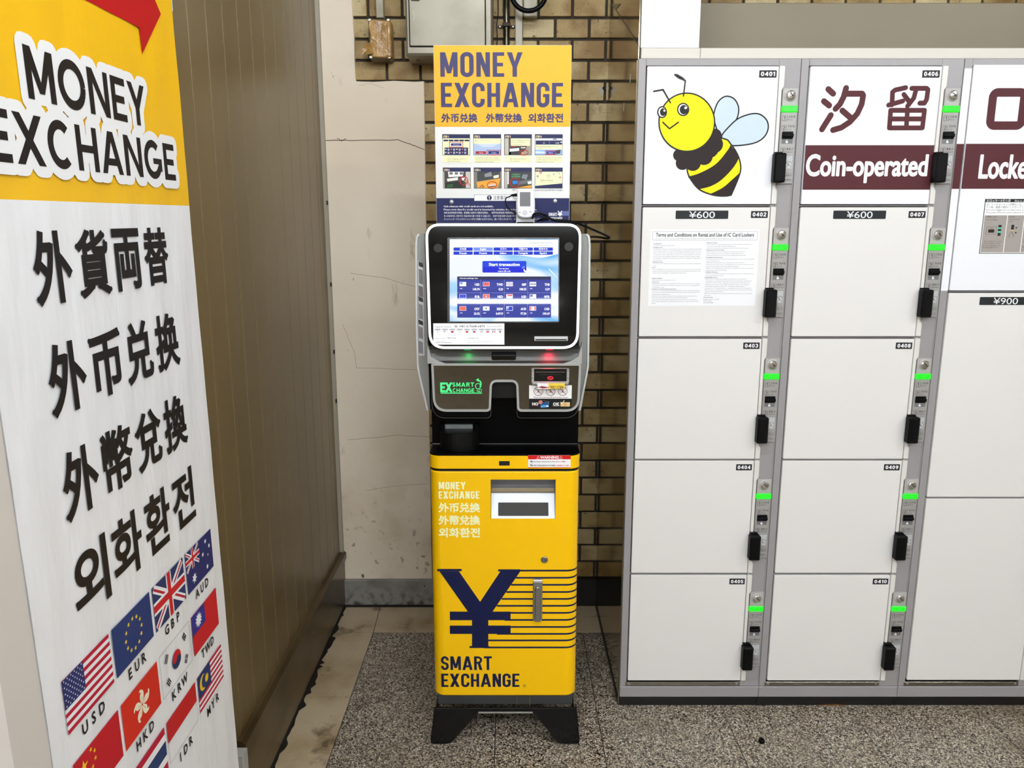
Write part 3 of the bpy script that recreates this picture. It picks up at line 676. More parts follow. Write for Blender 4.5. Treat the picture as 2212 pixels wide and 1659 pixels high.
def lockset(e,door,X0,zt):
    P=Pl((X0,2.06,zt),(1,0,0),(0,0,1),(0,-1,0)); D=lambda px,py:(LP.q(px,py)[0]-LX,LP.q(px,py)[1]-1.8204)
    RR=lambda a,b,c,d:(lambda r:(r[0]-LX,r[1]-1.8204,r[2]-LX,r[3]-1.8204))(LP.R(a,b,c,d))
    if not MODM:
        # built once from the first lock, in its own coordinates, then shared
        Q=Pl((0,2.06,0),(1,0,0),(0,0,1),(0,-1,0)); L={}
        u0,u1=.3712,.4108
        mb=MB(); mb.plate(Q,rrect(u0,-.2905,u1,-.0525,.0012,2),0,.0045,lockmetal,.0008)
        mb.rect(Q,(u0+.001,-.0935,u1-.001,-.0525-.001),mat('lock_plate_pale',(176,173,168),.4),.0047)
        dk=ink((40,38,38))
        for (num,jp,en),y in zip((('1','入れる','Put in'),('2','下げる','Lock'),('3','支払う','Payment')),(-.1265,-.1505,-.2065)):
            mb.stroke(Q,rrect(u0+.0035,y-.0062,u0+.0155,y+.0062,.001,2),.0007,dk,.0048,closed=True)
            word(mb,Q,num,(u0+.0068,y-.0042,u0+.0122,y+.0042) if num!='1' else (u0+.0078,y-.0042,u0+.0108,y+.0042),dk,.0048,s=.13)
            mb.text(Q,jp,(u0+.0185,y+.0008,u0+.0365,y+.0068),dk,.0048,.0003,1); mb.line(Q,en,u0+.0185,y-.0052,.0036,dk,.0048,cond=1,res=1)
        # printed arrow and hand pictogram
        mb.stroke(Q,[(u0+.015,-.2195),(u0+.037,-.2195),(u0+.037,-.2345),(u0+.015,-.2345)],.0004,dk,.0048); mb.rect(Q,(u0+.015,-.2343,u0+.0368,-.2197),ink((196,198,196)),.0047)
        mb.stroke(Q,[(u0+.022,-.223),(u0+.030,-.223),(u0+.0345,-.227),(u0+.030,-.231),(u0+.022,-.231)],.0005,ink((130,130,130)),.0049)
        mb.rect(Q,(u0+.015,-.2515,u0+.037,-.236),ink((205,205,202)),.0047)
        for s_ in (((.020,-.238),(.026,-.238),(.026,-.243),(.030,-.244),(.033,-.249)),((.022,-.250),(.024,-.245),(.029,-.240)),((.031,-.237),(.035,-.238),(.035,-.251))): mb.stroke(Q,[(u0+a,b_) for a,b_ in s_],.0009,dk,.0049)
        for k,yv in enumerate((-.264,-.2675,-.271,-.281,-.2845)): mb.line(Q,['手前に引いてください','お取出しの際は','領収書番号が必要です','営業時間外','ご利用不可'][k],u0+.021,yv,.0024,ink((110,108,106)),.0048,u1=u0+.0375)
        L['lock_panel']=(mb,None)
        mb=MB(); cy=-.0705; cu=(u0+u1)/2
        mb.lathe(Q,(cu,cy),[(.0150,.0045),(.0150,.0058),(.0130,.0068),(.0122,.0075)],mat('lock_plate_pale',(176,173,168),.4),20)
        mb.lathe(Q,(cu,cy),[(.0118,.0070),(.0114,.0115),(.0090,.0132),(.0010,.0140)],chrome,20)
        mb.poly(Q,[(cu-.004,cy+.0036),(cu-.002,cy+.0044),(cu+.0052,cy-.0028),(cu+.0036,cy-.0042)],dark_gap,.0144)
        L['key_cylinder']=(mb,'chrome key cylinder')
        mb=MB(); mb.plate(Q,rrect(u0-.0012,-.1118,u1+.0012,-.0962,.0015,3),.003,.0085,greenled,.002)
        L['indicator_light']=(mb,'glowing green indicator bar')
        mb=MB(); mb.plate(Q,rrect(u0+.005,-.1895,u0+.0335,-.1605,.001,2),.0040,.0052,ink((116,116,116)),0)
        mb.plate(Q,rrect(u0+.005,-.1775,u0+.0335,-.1595,.0015,2),.004,.0080,black_plastic,.001)
        mb.plate(Q,rrect(u0+.0062,-.1735,u0+.0335,-.1655,.0015,3),.004,.0140,black_plastic,.002)
        w_=white_ink; c_=u0+.0185; mb.rect(Q,(c_-.0028,-.1880,c_+.0028,-.1836),w_,.0056); mb.stroke(Q,[(c_-.0018,-.1838),(c_-.0018,-.1812),(c_+.0006,-.1805),(c_+.0016,-.1822)],.0010,w_,.0056)
        L['lever']=(mb,'black sliding lever over a white padlock sign')
        mb=MB(); PH=VP(2.028); r=RR(1672.5,328,1699,393)
        hu0,hv0=PH.q(1673,393); hu1,hv1=PH.q(1699,329); hu0-=LX;hu1-=LX;hv0-=1.8204;hv1-=1.8204
        r1=(LP.q(1,1)); QH=Pl((0,2.028,0),(1,0,0),(0,0,1),(0,-1,0))
        uu=(PH.q(1686,360)[0]-LX); hw=.0152
        mb.plate(QH,rrect(uu-hw,hv0,uu+hw,hv1,.004,4),-.022,0,black_plastic,.004)
        mb.plate(QH,rrect(uu-.0105,hv0+.004,uu+.0105,hv1+.004,.002,2),-.034,-.018,black_plastic,.001)
        L['handle']=(mb,'black plastic pull handle')
        for k,(mb,lab) in L.items():
            me=bpy.data.meshes.new(k); me.from_pydata([tuple(v-Vector((0,2.06,0))) for v in mb.v],[],mb.f)
            for m in mb.mats: me.materials.append(m)
            me.polygons.foreach_set('material_index',mb.m); me.update(); MODM[k]=(me,lab)
    org=Vector((X0,2.06,zt))
    def put(k,par):
        o_=Vector((0,0,0)); p=par
        while p is not None: o_+=p.location; p=p.parent
        o=bpy.data.objects.new(k,MODM[k][0]); COL.objects.link(o); o.parent=par; o.location=org-o_
        if MODM[k][1]: o['label']=MODM[k][1]
        return o
    lp=put('lock_panel',e)
    for k in ('key_cylinder','indicator_light','lever'):
        p=bpy.data.objects.new(k,MODM[k][0]); COL.objects.link(p); p.parent=lp; p['label']=MODM[k][1]
    put('handle',door)
def bee(mb,pl,n):
    B=lambda pts:[pl.q(1320+x/3.457,y/3.457) for x,y in pts]
    k=pl.q(1500,300)[0]-pl.q(1499,300)[0]; sc=k/3.457
    Y_=ink((255,240,0)); wing=ink((198,214,230)); ow=.0036; line=ink((26,22,22))
    d=.00012
    w1=smooth([(812,1010),(766,900),(768,835),(795,765),(835,728),(875,722),(920,745),(948,800),(945,860),(925,905),(880,955)],5)
    w2=smooth([(822,1018),(880,945),(950,885),(1040,853),(1105,855),(1155,895),(1170,950),(1150,1010),(1100,1055),(1020,1080),(895,1088),(855,1052)],5)
    for i,w_ in enumerate((w1,w2)):
        mb.poly(pl,B(w_),wing,n+d*(i+1)); mb.stroke(pl,B(w_),ow,line,n+d*(i+1.5),closed=True)
    body=smooth([(600,1010),(835,1036),(890,1078),(938,1150),(962,1225),(960,1290),(925,1385)],5,False)+[(893,1457)]+smooth([(860,1464),(800,1463),(735,1450),(655,1415),(600,1352),(572,1300),(565,1265)],5,False)
    mb.poly(pl,B(body),Y_,n+d*4)
    A=smooth([(570,1320),(660,1293),(780,1225),(865,1125),(888,1084)],5,False)+smooth([(938,1150),(948,1185),(905,1258),(820,1345),(740,1392),(652,1414)],5,False)+[(600,1355)]
    mb.poly(pl,B(A),brown_ink,n+d*5)
    T_=smooth([(735,1450),(830,1402),(905,1338),(955,1292)],5,False)+[(925,1385),(893,1457),(860,1464),(800,1463)]
    mb.poly(pl,B(T_),brown_ink,n+d*5.5); mb.stroke(pl,B(body),ow,line,n+d*6,closed=True)
    for i,(x,y,r) in enumerate(((505,1160,45),(530,1220,50),(607,1218,60),(690,1168,66),(765,1078,68),(772,1012,50),(650,1130,85),(590,1130,70),(720,1100,85),(700,1020,60))):
        mb.poly(pl,B(ell(x,y,r,r,20)),brown_ink,n+d*(7+i*.1))
    mb.poly(pl,B(ell(562,915,207,217,48)),Y_,n+d*9); mb.stroke(pl,B(ell(562,915,207,217,48)),ow,line,n+d*10,closed=True)
    for x,y,a,b_,px,py,c,e_,gx,gy,gr in ((378,840,32,40,384,840,22,29,395,829,8),(535,820,41,45,540,822,31,35,553,808,10)):
        mb.poly(pl,B(ell(x,y,a,b_)),white_ink,n+d*11); mb.stroke(pl,B(ell(x,y,a,b_)),ow*.9,line,n+d*12,closed=True)
        mb.poly(pl,B(ell(px,py,c,e_)),line,n+d*13); mb.poly(pl,B(ell(gx,gy,gr,gr,12)),white_ink,n+d*14)
    for p in (((383,915),(433,963),(500,915)),((440,770),(385,672),(315,685)),((537,720),(551,605),(472,560))):
        mb.stroke(pl,B(p),ow,line,n+d*15); q=B(p); mb.caps(pl,[(q[0],q[1]),(q[1],q[2])],ow/2,line,n+d*15.2)
    mb.poly(pl,B([(470,556),(490,556),(535,582),(553,602),(540,604),(500,588),(474,568)]),line,n+d*16)
def terms(door):
    T=lambda x,y: LP.q(1340+x/5.183,440+y/5.183); n=.0046
    mb=MB(); a=T(322,712); r=(T(322,712)[0],T(900,1142)[1],T(1530,712)[0],T(950,290)[1])
    mb.plate(LP,[(r[0],r[1]),(r[2],r[1]),(r[2],r[3]),(r[0],r[3])],.004,.0044,ink((240,240,241)),0)
    b_=ink((22,20,20)); k2=ink((34,32,32)); U0=r[0]; W_=r[2]-r[0]
    f=lambda t:U0+W_*t; top=T(950,312)[1]; bt=T(950,408)[1]
    mb.stroke(LP,[(f(.02),bt),(f(.98),bt),(f(.98),top),(f(.02),top)],.0005,b_,n,closed=True)
    mb.text(LP,'Terms and Conditions on Rental and Use of IC Card Lockers',(f(.05),T(950,368)[1]-.0002,f(.95),T(950,328)[1]),ink((30,30,30)),n,.0002,4)
    mb.line(LP,'The lockers are offered for temporary storage of luggage of passengers (hereinafter called "Lessor") under the following conditions.(Original text is in Japanese. This translation is only for reference.)',f(.05),T(950,393)[1],.0018,b_,n,u1=f(.95))
    Lc=[(445,'1 Operating hours',1,.08),(465,'Service hours: From station opening to closing',0,.2),(487,'2 Prohibited Goods',1,.09),(505,'The following goods may not be accommodated. (1) Cash or securities, (2) Valuables including valuable',0,.45),
    (525,'goods, documents, materials, etc., (3) Live animals (4) Dangerous material that is volatile, poisonous or',0,.45),(546,'explosive. (5) Guns, knives or other weapons prohibited by Japanese law from carrying or possessing or',0,.45),(567,'items that may be used for criminal offences. (6) Stolen goods or items acquired by crime. (7) Corpse,',0,.45),(588,'ashes, hair of the deceased. (8) Any goods that give off a bad smell, are unclean, perishable, or fragile, or',0,.45),(608,'may contaminate or damage the locker. (9) Any other goods that are recognized to be inappropriate for',0,.45),(630,'storage in the locker.',0,.09),
    (650,'3 Attendance of Lessor',1,.10),(668,'The Lessor reserves the right to be present the Lessee and observe the storage and collecting of the',0,.45),(692,'contents.',0,.04),(712,'4 Fees',1,.03),(732,'This is the displayed price. However, if the rental period exceeds 24 hours, another 24 hour period will start',0,.45),(752,'and the user will pay for the extra period at the same rate (This is the displayed price every 24 hours is the',0,.45),(772,'daily the rental period is calculated as 1 day regardless of the length of time.',0,.32),
    (832,'5 Means of settlement',1,.10),(852,'This IC card locker can be settled with cash or IC card',0,.22),(873,'6 Period of Use',1,.07),(890,'Maximum length of use shall be 3 days including the first day of use. One day is deemed to commence',0,.45),(910,'and conclude at 2:00AM. The day of starting or terminating of storage is counted as a day regardless of',0,.45),(932,'the actual length of storage.',0,.12),
    (952,'7 Treatment of contents left after the period of use',1,.23),(968,'In case the locker is used beyond the period described in Article 6, the Lessor shall open the locker and',0,.45),(988,'remove the contents and hold them for 30days from the first day of usage of the locker(hereinafter "the',0,.45),(1010,'storage period") at a designated location.',0,.18),(1029,'In case the item left is recognized or suspected to be prohibited goods that is prescribed in Article 2,',0,.43),(1048,'the Lessor reserves the right to destroy, discard or take any actions appropriate.',0,.34),(1070,'To get return the contents during the storage period contact the office of the Lessor (notified below',0,.43),(1090,'Upon receiving a designated form and ID, additional charges based on terms of Article 4 must be',0,.45),(1112,'submitted.',0,.045)]
    Rc=[(435,'8 Abandoned contents',1,.10),(453,'If the contents are not received during the storage period, they are regarded as being abandoned.',0,.42),(473,'The Lessor reserves the rights to discard the abandoned items.',0,.27),(494,'Profits from the disposal, if any, will be applied to uncollected charges and other expenses.',0,.39),(516,'9 Wearing and loss of IC Card or Receipt',1,.17),(535,'(1) After locking the locker, the Lessee must keep IC Card or Receipt at their own risk',0,.36),(555,'(2) In case the Lessee loses IC Card or Receipt, he or she must contact the lessor',0,.35),(575,'(notified below To get return the contents, receive a designated form and present ID.',0,.37),(598,'10 Opening the lockers by the Lessor',1,.16),(617,'In the following conditions, the Lessor may open the locker and dispose, remove or take the appropriate',0,.45),(638,'measures on the stored items.',0,.13),(657,'(1) When the stored items are suspected to be prohibited goods as prescribed in article 2',0,.36),(678,'(2) When any of the lockers are suspected to hold dangerous items such as explosives at station and the Lessor',0,.45),(700,'recognize the risk in the safety or properties of the passengers and the public.',0,.31),(719,'(3) When a need of unlocking the locker arises from the loss or misplacing of the IC Card or Receipt used for',0,.45),(741,'authentication purpose due to user\'s responsibility.',0,.2),(762,'11 Liabilities of the Lessee',1,.12),(780,'The Lessee is responsible for any damage to the locker facilities and/or other contents stored in other',0,.45),(802,'lockers caused by misuse of the locker.',0,.17),(823,'12 Responsibility of Lessor',1,.12),(841,'(1)The Lessor is not responsible for the damages to the stored goods in the following cases.',0,.39),
    (862,'a. Any damages to the prohibited goods prescribed in Article 2. (b) Any damages occurring from loss',0,.44),(882,'or theft of the IC Card or Receipt. / c. Any damages occurring from misuse of the locker or its',0,.42),(902,'locking devices by the Lessee. / d. Any damages occurring from seizure or order to transfer of',0,.42),(921,'the contents by the government authorities. / e. Any damages caused by calamity or',0,.38),(941,'inevitable accidents. / f. For cases other than a - e, any damages that the Lessor is not responsible for.',0,.44),(961,'(2)In case the Lessor is responsible for the damages to the contents, if any, the maximum amount of the',0,.45),(982,'compensation shall be limited to 30,000yen.',0,.18),(1002,'(3)The terms prescribed in the preceding (2)of the Article shall be also applied to the contents kept under',0,.45),(1024,'Article 6 and 10.',0,.065),(1044,'13 Point of Contact',1,.085)]
    for col,x0 in ((Lc,.025),(Rc,.515)):
        for y,s_,hd,w_ in col:
            mb.line(LP,s_,f(x0+(0 if hd else .006)),T(950,y+6)[1]-.0002,.0021,b_ if hd else k2,n,u1=f(x0+w_),bold=.00012 if hd else 0)
    for y,s_,w_ in ((1067,'Enary Service co.,Ltd',.14),(1087,'9:00~17:00',.075),(1107,'03-5687-2898',.09)): mb.line(LP,s_,f(.515),T(950,y+5)[1],.0026,b_,n,u1=f(.515+w_))
    mb.build('notice_sheet',door,label='white sheet of printed terms and conditions')
def howto(door,dx1):
    n=.0046; u0,v1=LP.q(2126,430); v0=LP.q(2150,547.5)[1]; u1=min(dx1-.012,u0+.17); u0=LP.q(2119.5,489)[0]
    S=(v1-v0)/(548-430.); px=lambda x,y:(u0+(x-2120)*.00117,v1-(y-430)*S)
    mb=MB(); mb.plate(LP,[(u0,v0),(u1,v0),(u1,v1),(u0,v1)],.004,.0045,ink((22,20,20)),0)
    mb.rect(LP,(u0+.0015,v0+.0015,u1-.0015,px(0,437)[1]),ink((246,246,244)),.0047)
    h=.0052; cw=white_ink
    mb.line(LP,'ロッカーの使い方',u0+.012,px(0,436)[1],h,cw,.0048,cond=.95,bold=.0002); mb.rect(LP,(u0+.004,px(0,436.3)[1],u0+.0095,px(0,431.3)[1]),ink((150,150,150)),.0048)
    mb.line(LP,'How to use lockers',u0+.078,px(0,436)[1],h,cw,.0048,cond=.85)
    tx=ink((84,80,78))
    for y,s_ in ((444,'空いているロッカーに荷物を入れ、施錠レバーを下げる'),(449.6,'その後、画面の操作にしたがってご利用ください。'),(455,'Put in your baggage into an empty locker, pull down the lever.'),(460.6,'Then, please follow the actions indicated on the display.')):
        mb.line(LP,s_,u0+.005,px(0,y)[1],.0046 if s_[0] in 'PT' else .0048,tx,.0049,cond=.85 if s_[0] in 'PT' else .9)
    gr=ink((160,152,145)); bk=ink((34,30,28)); tq=ink((90,200,165))
    x=u0+.003; pw=[.060,.043,.05]
    for k,w_ in enumerate(pw):
        xx=min(x+w_,u1-.003); mb.rect(LP,(x,v0+.003,xx,px(0,465)[1]),gr,.0049)
        if k==0:
            mb.line(LP,'①荷物を入れる',x+.003,px(0,470)[1],.0036,bk,.0051); mb.line(LP,'Put in your Baggage',x+.006,px(0,475.5)[1],.003,bk,.0051)
            mb.stroke(LP,[(x+.008,px(0,506)[1]),(x+.034,px(0,506)[1]),(x+.036,px(0,490)[1]),(x+.010,px(0,490)[1])],.0006,bk,.0051,closed=True)
            mb.rect(LP,(x+.014,px(0,502.5)[1],x+.030,px(0,495.5)[1]),bk,.0051); mb.stroke(LP,[(x+.019,px(0,495)[1]),(x+.019,px(0,492.6)[1]),(x+.025,px(0,492.6)[1]),(x+.025,px(0,495)[1])],.0008,bk,.0051)
            for a,b_,m_ in ((486,491,bk),(491,494.5,tq),(494.5,499,bk),(499,503,tq),(503,509.5,bk)): mb.rect(LP,(x+.0395,px(0,b_)[1],x+.048,px(0,a)[1]),m_,.0051)
            for y,s_ in ((523,'※ランプがみどりしている'),(527.5,'ロッカーが空いています')): mb.line(LP,s_,x+.006,px(0,y)[1],.0032,bk,.0051,cond=.9)
            for y,s_ in ((532,'The lockers with lights on are'),(536,'currently available for use')): mb.line(LP,s_,x+.003,px(0,y)[1],.003,bk,.0051,cond=.95)
        if k==1:
            mb.line(LP,'②下げる',x+.002,px(0,470)[1],.0036,bk,.0051); mb.line(LP,'Pull Lever Down',x+.006,px(0,475)[1],.003,bk,.0051); mb.line(LP,'(Lock)',x+.006,px(0,479.5)[1],.003,bk,.0051)
            mb.rect(LP,(x+.012,px(0,496)[1],x+.0195,px(0,485.5)[1]),bk,.0051); mb.rect(LP,(x+.012,px(0,499)[1],x+.0195,px(0,496)[1]),ink((210,190,120)),.0051)
            mb.rect(LP,(x+.0235,px(0,493)[1],x+.028,px(0,490.5)[1]),bk,.0051); mb.rect(LP,(x+.0235,px(0,504)[1],x+.028,px(0,501.5)[1]),bk,.0051)
            mb.stroke(LP,[(x+.009,px(0,513)[1]),(x+.009,px(0,507)[1]),(x+.013,px(0,503)[1]),(x+.0155,px(0,499)[1]),(x+.0175,px(0,505)[1]),(x+.021,px(0,508)[1]),(x+.019,px(0,513)[1])],.0009,bk,.0051)
        if k==2:
            mb.line(LP,'③支払う',x+.002,px(0,470)[1],.0036,bk,.0051); mb.line(LP,'Payment',x+.006,px(0,475)[1],.003,bk,.0051); mb.rect(LP,(x+.008,px(0,506)[1],x+.020,px(0,494)[1]),bk,.0051)
            mb.line(LP,'ICカード',x+.003,px(0,520)[1],.0032,bk,.0051); mb.line(LP,'IC Card',x+.003,px(0,524.5)[1],.003,bk,.0051); mb.line(LP,'現金',x+.003,px(0,535)[1],.0034,bk,.0051); mb.line(LP,'Cash',x+.003,px(0,540)[1],.003,bk,.0051)
        x=xx+.0018
        if x>u1-.006: break
    mb.build('instruction_plate',door,label='grey and white how-to plate with a black border')
locker(0,'grey locker column beside the bricks, its top door printed with a bee',ROWS,['0401','0402','0403','0404','0405'])
locker(1,'middle grey locker column with a red-brown Coin-operated band on its top door',ROWS,['0406','0407','0408','0409','0410'])
locker(2,'locker column with three tall doors and a red-brown Lockers band, cut by the frame',ROWS3,['','',''])
# ledge and boards over the lockers
mb=MB(); pl_=VP(2.066); r0=pl_.q(1385,116)[0]; jx=pl_.q(1513,116)[0]
for a,b_ in ((r0,jx-.0004),(jx+.0004,1.60)): mb.plate(pl_,[(a,1.8398),(b_,1.8398),(b_,1.8655),(a,1.8655)],-.13,0,pale_ledge,.001)
mb.build('ledge_board',label='long pale fascia board lying on top of the lockers',cat='board',org=(.9,2.1,1.84))
mb=MB(); a,b_=pl_.q(1385,50)[0]+.001,pl_.q(1512.5,50)[0]; mb.plate(pl_,[(a,1.8662),(b_,1.8662),(b_,2.70),(a,2.70)],-.118,-.001,mat('box_white',(244,246,246),.4),.001)
mb.build('pillar_box',label='tall white box standing on the ledge above the bee door',cat='box',org=((a+b_)/2,2.12,1.8662))
mb=MB(); pb2=VP(2.30); mb.box(.345,2.30,1.838,1.60,2.315,pb2.q(1800,6)[1],mat('board_beige',(124,114,92),.5,var=(1.5,(112,103,82),.4,.7)),.002)
mb.build('back_board',label='long beige board standing behind the ledge above the lockers',cat='board',org=(.95,2.31,1.838))
mb=MB(); X=.3240; q=Pl((X-.0012,0,0),(0,-1,0),(0,0,1),(-1,0,0))
mb.box(X,2.075,1.8386,X+.002,2.7155,2.70,side_m)
mb.stroke(q,[q.q(1321,8),q.q(1385,107)],.0024,mat('seam_bronze',(44,36,20),.3,.5),.0002)  # thin dark diagonal line across the plate
mb.poly(q,[q.q(1322,9),q.q(1340,8),q.q(1331,20)],mat('pale_corner',(150,142,118),.5),.0003)
mb.build('trim_2',kind='structure')
mb=MB(); pr=[(.0085,0),(.0085,.007),(.007,.0095),(.0035,.0095),(.0030,.004)]
mb.lathe(Pl((.7006,1.901,0),(1,0,0),(0,1,0),(0,0,1)),(0,0),pr,black_plastic,18)
mb.build('rubber_stopper',label='small black rubber ring lying on the terrazzo before the lockers',cat='rubber ring',org=(.7006,1.901,0))
#PART3
# ============================================================ THE EXCHANGE MACHINE
KC=-.0187
K=empty('money_exchange_kiosk',(KC,2.1,0),'yellow and black money exchange machine with a lit touch screen, left of the lockers','machine')
KD=VP(1.90)
grey_dark=mat('charcoal_metal',(66,68,68),.45,.1); blk_satin=mat('satin_black',(3,3,4),.42,spec=.08)
def plan(x0,x1,y0,y1,r,rl=True,rr=True,k=8):
    """plan outline, front corners rounded"""
    out=[(x1,y1),(x0,y1)]
    if rl: out+=[(x0+r-r*math.cos(math.radians(a)),y0+r-r*math.sin(math.radians(a))) for a in [90*i/k for i in range(k+1)]]
    else: out.append((x0,y0))
    if rr: out+=[(x1-r+r*math.sin(math.radians(a)),y0+r-r*math.cos(math.radians(a))) for a in [90*i/k for i in range(k+1)]]
    else: out.append((x1,y0))
    return out
HP=Pl((0,0,0),(1,0,0),(0,1,0),(0,0,1))
HM=Pl((0,0,0),(1,0,0),(0,1,0),(0,0,-1),) 
bx0,bx1=KC-.1965,KC+.1955; RY=.030
dz0,dz1=KD.q(1090,1505)[1],KD.q(1090,1018)[1]
wr=KD.R(1060,1036,1200,1121)   # display recess
mb=MB(); yb=1.955
mb.plate(HP,plan(bx0,bx1,1.90,yb,RY),wr[3],dz1,yellow,.004)
mb.plate(Pl((0,0,0),(1,0,0),(0,1,0),(0,0,1)),plan(bx0,bx1,1.90,yb,RY),wr[1],dz0+.0,yellow,.006)
mb.plate(HP,plan(bx0,wr[0],1.90,yb,RY,True,False),wr[1],wr[3],yellow); mb.plate(HP,plan(wr[2],bx1,1.90,yb,RY,False,True),wr[1],wr[3],yellow)
n=.0007
def ywrap(mb,u0,v0,v1,m,off=.0006):
    """flat stripe from u0 running right and round the rounded corner"""
    P=[(u0,1.90-off),(bx1-RY,1.90-off)]+[(bx1-RY+(RY+off)*math.sin(math.radians(a)),1.90+RY-(RY+off)*math.cos(math.radians(a))) for a in (15,30,45,60,75,90)]
    vs=[(x,y,v0) for x,y in P]+[(x,y,v1) for x,y in P]; N=len(P); mb.add(vs,[(i,i+1,N+i+1,N+i) for i in range(N-1)],m)
Dq=lambda x,y: KD.q(880+x/3.615,1200+y/3.615)
yen=[(250,122),(402,122),(568,361),(727,122),(882,122),(664,438),(664,470),(632,470),(632,712),(505,712),(505,470),(474,440)]
mb.poly(KD,[Dq(*p) for p in yen],navy,n)
for a,b_,c,d in ((233,104,424,121),(709,107,882,123),(332,437,806,504),(332,546,806,611),(485,706,640,721)): mb.rect(KD,(Dq(a,(b_+d)/2)[0],Dq(500,d)[1],Dq(c,(b_+d)/2)[0],Dq(500,b_)[1]),navy,n+.0001)
for y,x in zip((117,173,228,284,338,392,447,502,557,611,662,717),(860,845,810,772,735,698,760,760,630,700,620,600)):
    ywrap(mb,Dq(x,y)[0],Dq(900,y+6.5)[1],Dq(900,y-6.5)[1],navy)
word(mb,KD,'SMART',KD.R(952.5,1417.5,1062.5,1447),navy,n); word(mb,KD,'EXCHANGE',KD.R(953.3,1455,1122,1483.5),navy,n)
c=KD.q(1133,1481); mb.ring(KD,c,.0042,.0006,navy,n); mb.text(KD,'R',(c[0]-.0017,c[1]-.0022,c[0]+.0018,c[1]+.0022),navy,n)
word(mb,KD,'MONEY',KD.R(947.5,1041,1006,1057),cream,n,s=.195); word(mb,KD,'EXCHANGE',KD.R(947.5,1061,1035.5,1077.2),cream,n,s=.195)
for s_,y0,y1 in (('外币兑换',1086,1107),('外幣兌換',1113,1134),('외화환전',1140,1161)): mb.text(KD,s_,KD.R(947.5,y0,1037,y1),cream,n,.0010,sharp=True)
door=mb.build('lower_door',K,label='yellow front door with navy yen sign')
# recess parts
mb=MB(); y_=1.948; gi=mat('recess_grey',(128,128,132),.4)
u0,v0,u1,v1=wr; zt=KD.q(1130,1073)[1]; 
mb.add([(u0,y_,v0),(u1,y_,v0),(u1,y_,v1),(u0,y_,v1)],[(0,1,2,3)],gi)
mb.add([(u0,1.9005,v1-.0002),(u1,1.9005,v1-.0002),(u1,y_,v1-.0002),(u0,y_,v1-.0002)],[(0,1,2,3)],gi)
for u in (u0+.0002,u1-.0002): mb.add([(u,1.9005,v0),(u,y_,v0),(u,y_,v1),(u,1.9005,v1)],[(0,1,2,3)],gi)
pk=VP(1.935); ma=pk.R(1060,1056,1200,1074)
mb.add([(u0,1.938,ma[1]-.004),(u1,1.938,ma[1]-.004),(u1,1.944,ma[3]),(u0,1.944,ma[3])],[(0,1,2,3)],mat('brushed_strip',(150,140,120),.25,.9))
mb.build('outlet_recess',door,label='grey recess of the note outlet')
mb=MB(); wm=mat('outlet_white',(240,243,248),.35)
sl=Pl((0,1.9015,v0+.0005),(1,0,0),(0,.030,zt-v0-.0005)); sl.n=sl.u.cross(sl.v).normalized()
if sl.n.y>0: sl.n=-sl.n
Ls=math.hypot(.030,zt-v0-.0005); mb.plate(sl,[(u0+.0006,0),(u1-.0006,0),(u1-.0006,Ls),(u0+.0006,Ls)],-.002,0,wm,.0008)
q0=sl.q(1076,1114.5); q1=sl.q(1184.5,1085.5); mb.plate(sl,rrect(q0[0],q0[1],q1[0],q1[1],.002,3),0,.0008,mat('tinted_window',(34,32,24),.3,spec=.15),0)
mb.build('outlet_flap',door,label='white sloping flap with a dark window')
mb=MB(); c=KD.q(1176,1209); mb.lathe(KD,c,[(.0093,0),(.0093,.002),(.0080,.003),(.0078,.0022),(.0055,.0022),(.0052,.0032),(.001,.0034)],steel,20); mb.rect(KD,(c[0]-.001,c[1]-.0007,c[0]+.004,c[1]+.0007),dark_gap,.0037); mb.build('key_lock',door)
mb=MB(); r=KD.R(1151.3,1250,1171.3,1341.5); mb.plate(KD,rrect(r[0],r[1],r[2],r[3]-.0001,.009,6),0,.007,silver_dark,.002); mb.plate(KD,rnd([(r[0]+.0006,r[3]-.008),(r[2]-.0006,r[3]-.008),(r[2]-.0002,r[3]),(r[0]+.0002,r[3])],.0008,2),.002,.0095,mat('bright_cap',(215,216,216),.25,.6),.001)
hd=mb.build('door_handle',door,label='grey swing handle')
mb=MB(); r=KD.R(1155,1264,1167.5,1336); mb.plate(KD,rrect(*r,.0072,6),.006,.014,mat('lever_grey',(122,119,113),.3,.5),.0025); mb.build('lever',hd) if False else mb.build('handle_lever',K)
# cabinet behind door, dark band
mb=MB(); mb.plate(HP,plan(bx0+.002,bx1-.002,1.955,2.36,.002),.115,dz1+.002,grey_dark); mb.plate(HP,plan(bx0+.001,bx1-.001,1.903,2.2,RY),dz1-.001,dz1+.004,dark_gap); mb.build('cabinet_body',K)
bz0,bz1=KD.q(1090,1012)[1],KD.q(1090,984)[1]
mb=MB(); mb.plate(HP,plan(bx0-.0015,bx1+.0015,1.8985,2.2,RY+.001),bz0,bz1,yellow,.0022)
K2=VP(1.8985); r=K2.R(1078,996,1101,1005.5); mb.plate(K2,rrect(*r,.0012,3),0,.0004,dark_gap)
mb.build('upper_band',K,label='yellow band below the black shelf')
mb=MB(); r=K2.R(1140.8,983.3,1232.5,1010.3); mb.plate(K2,[(r[0],r[1]),(r[2],r[1]),(r[2],r[3]),(r[0],r[3])],0,.0006,ink((248,248,248))); W_=r[2]-r[0]; H_=r[3]-r[1]; g=lambda a,b_:(r[0]+a*W_,r[1]+b_*H_)
rd=ink((206,10,14)); mb.rect(K2,(*g(0,.68),*g(1,1)),rd,.0008); mb.rect(K2,(*g(0,0),*g(1,.045)),rd,.0008)
mb.text(K2,'WARNING',(*g(.285,.73),*g(.72,.94)),white_ink,.001,.0003)
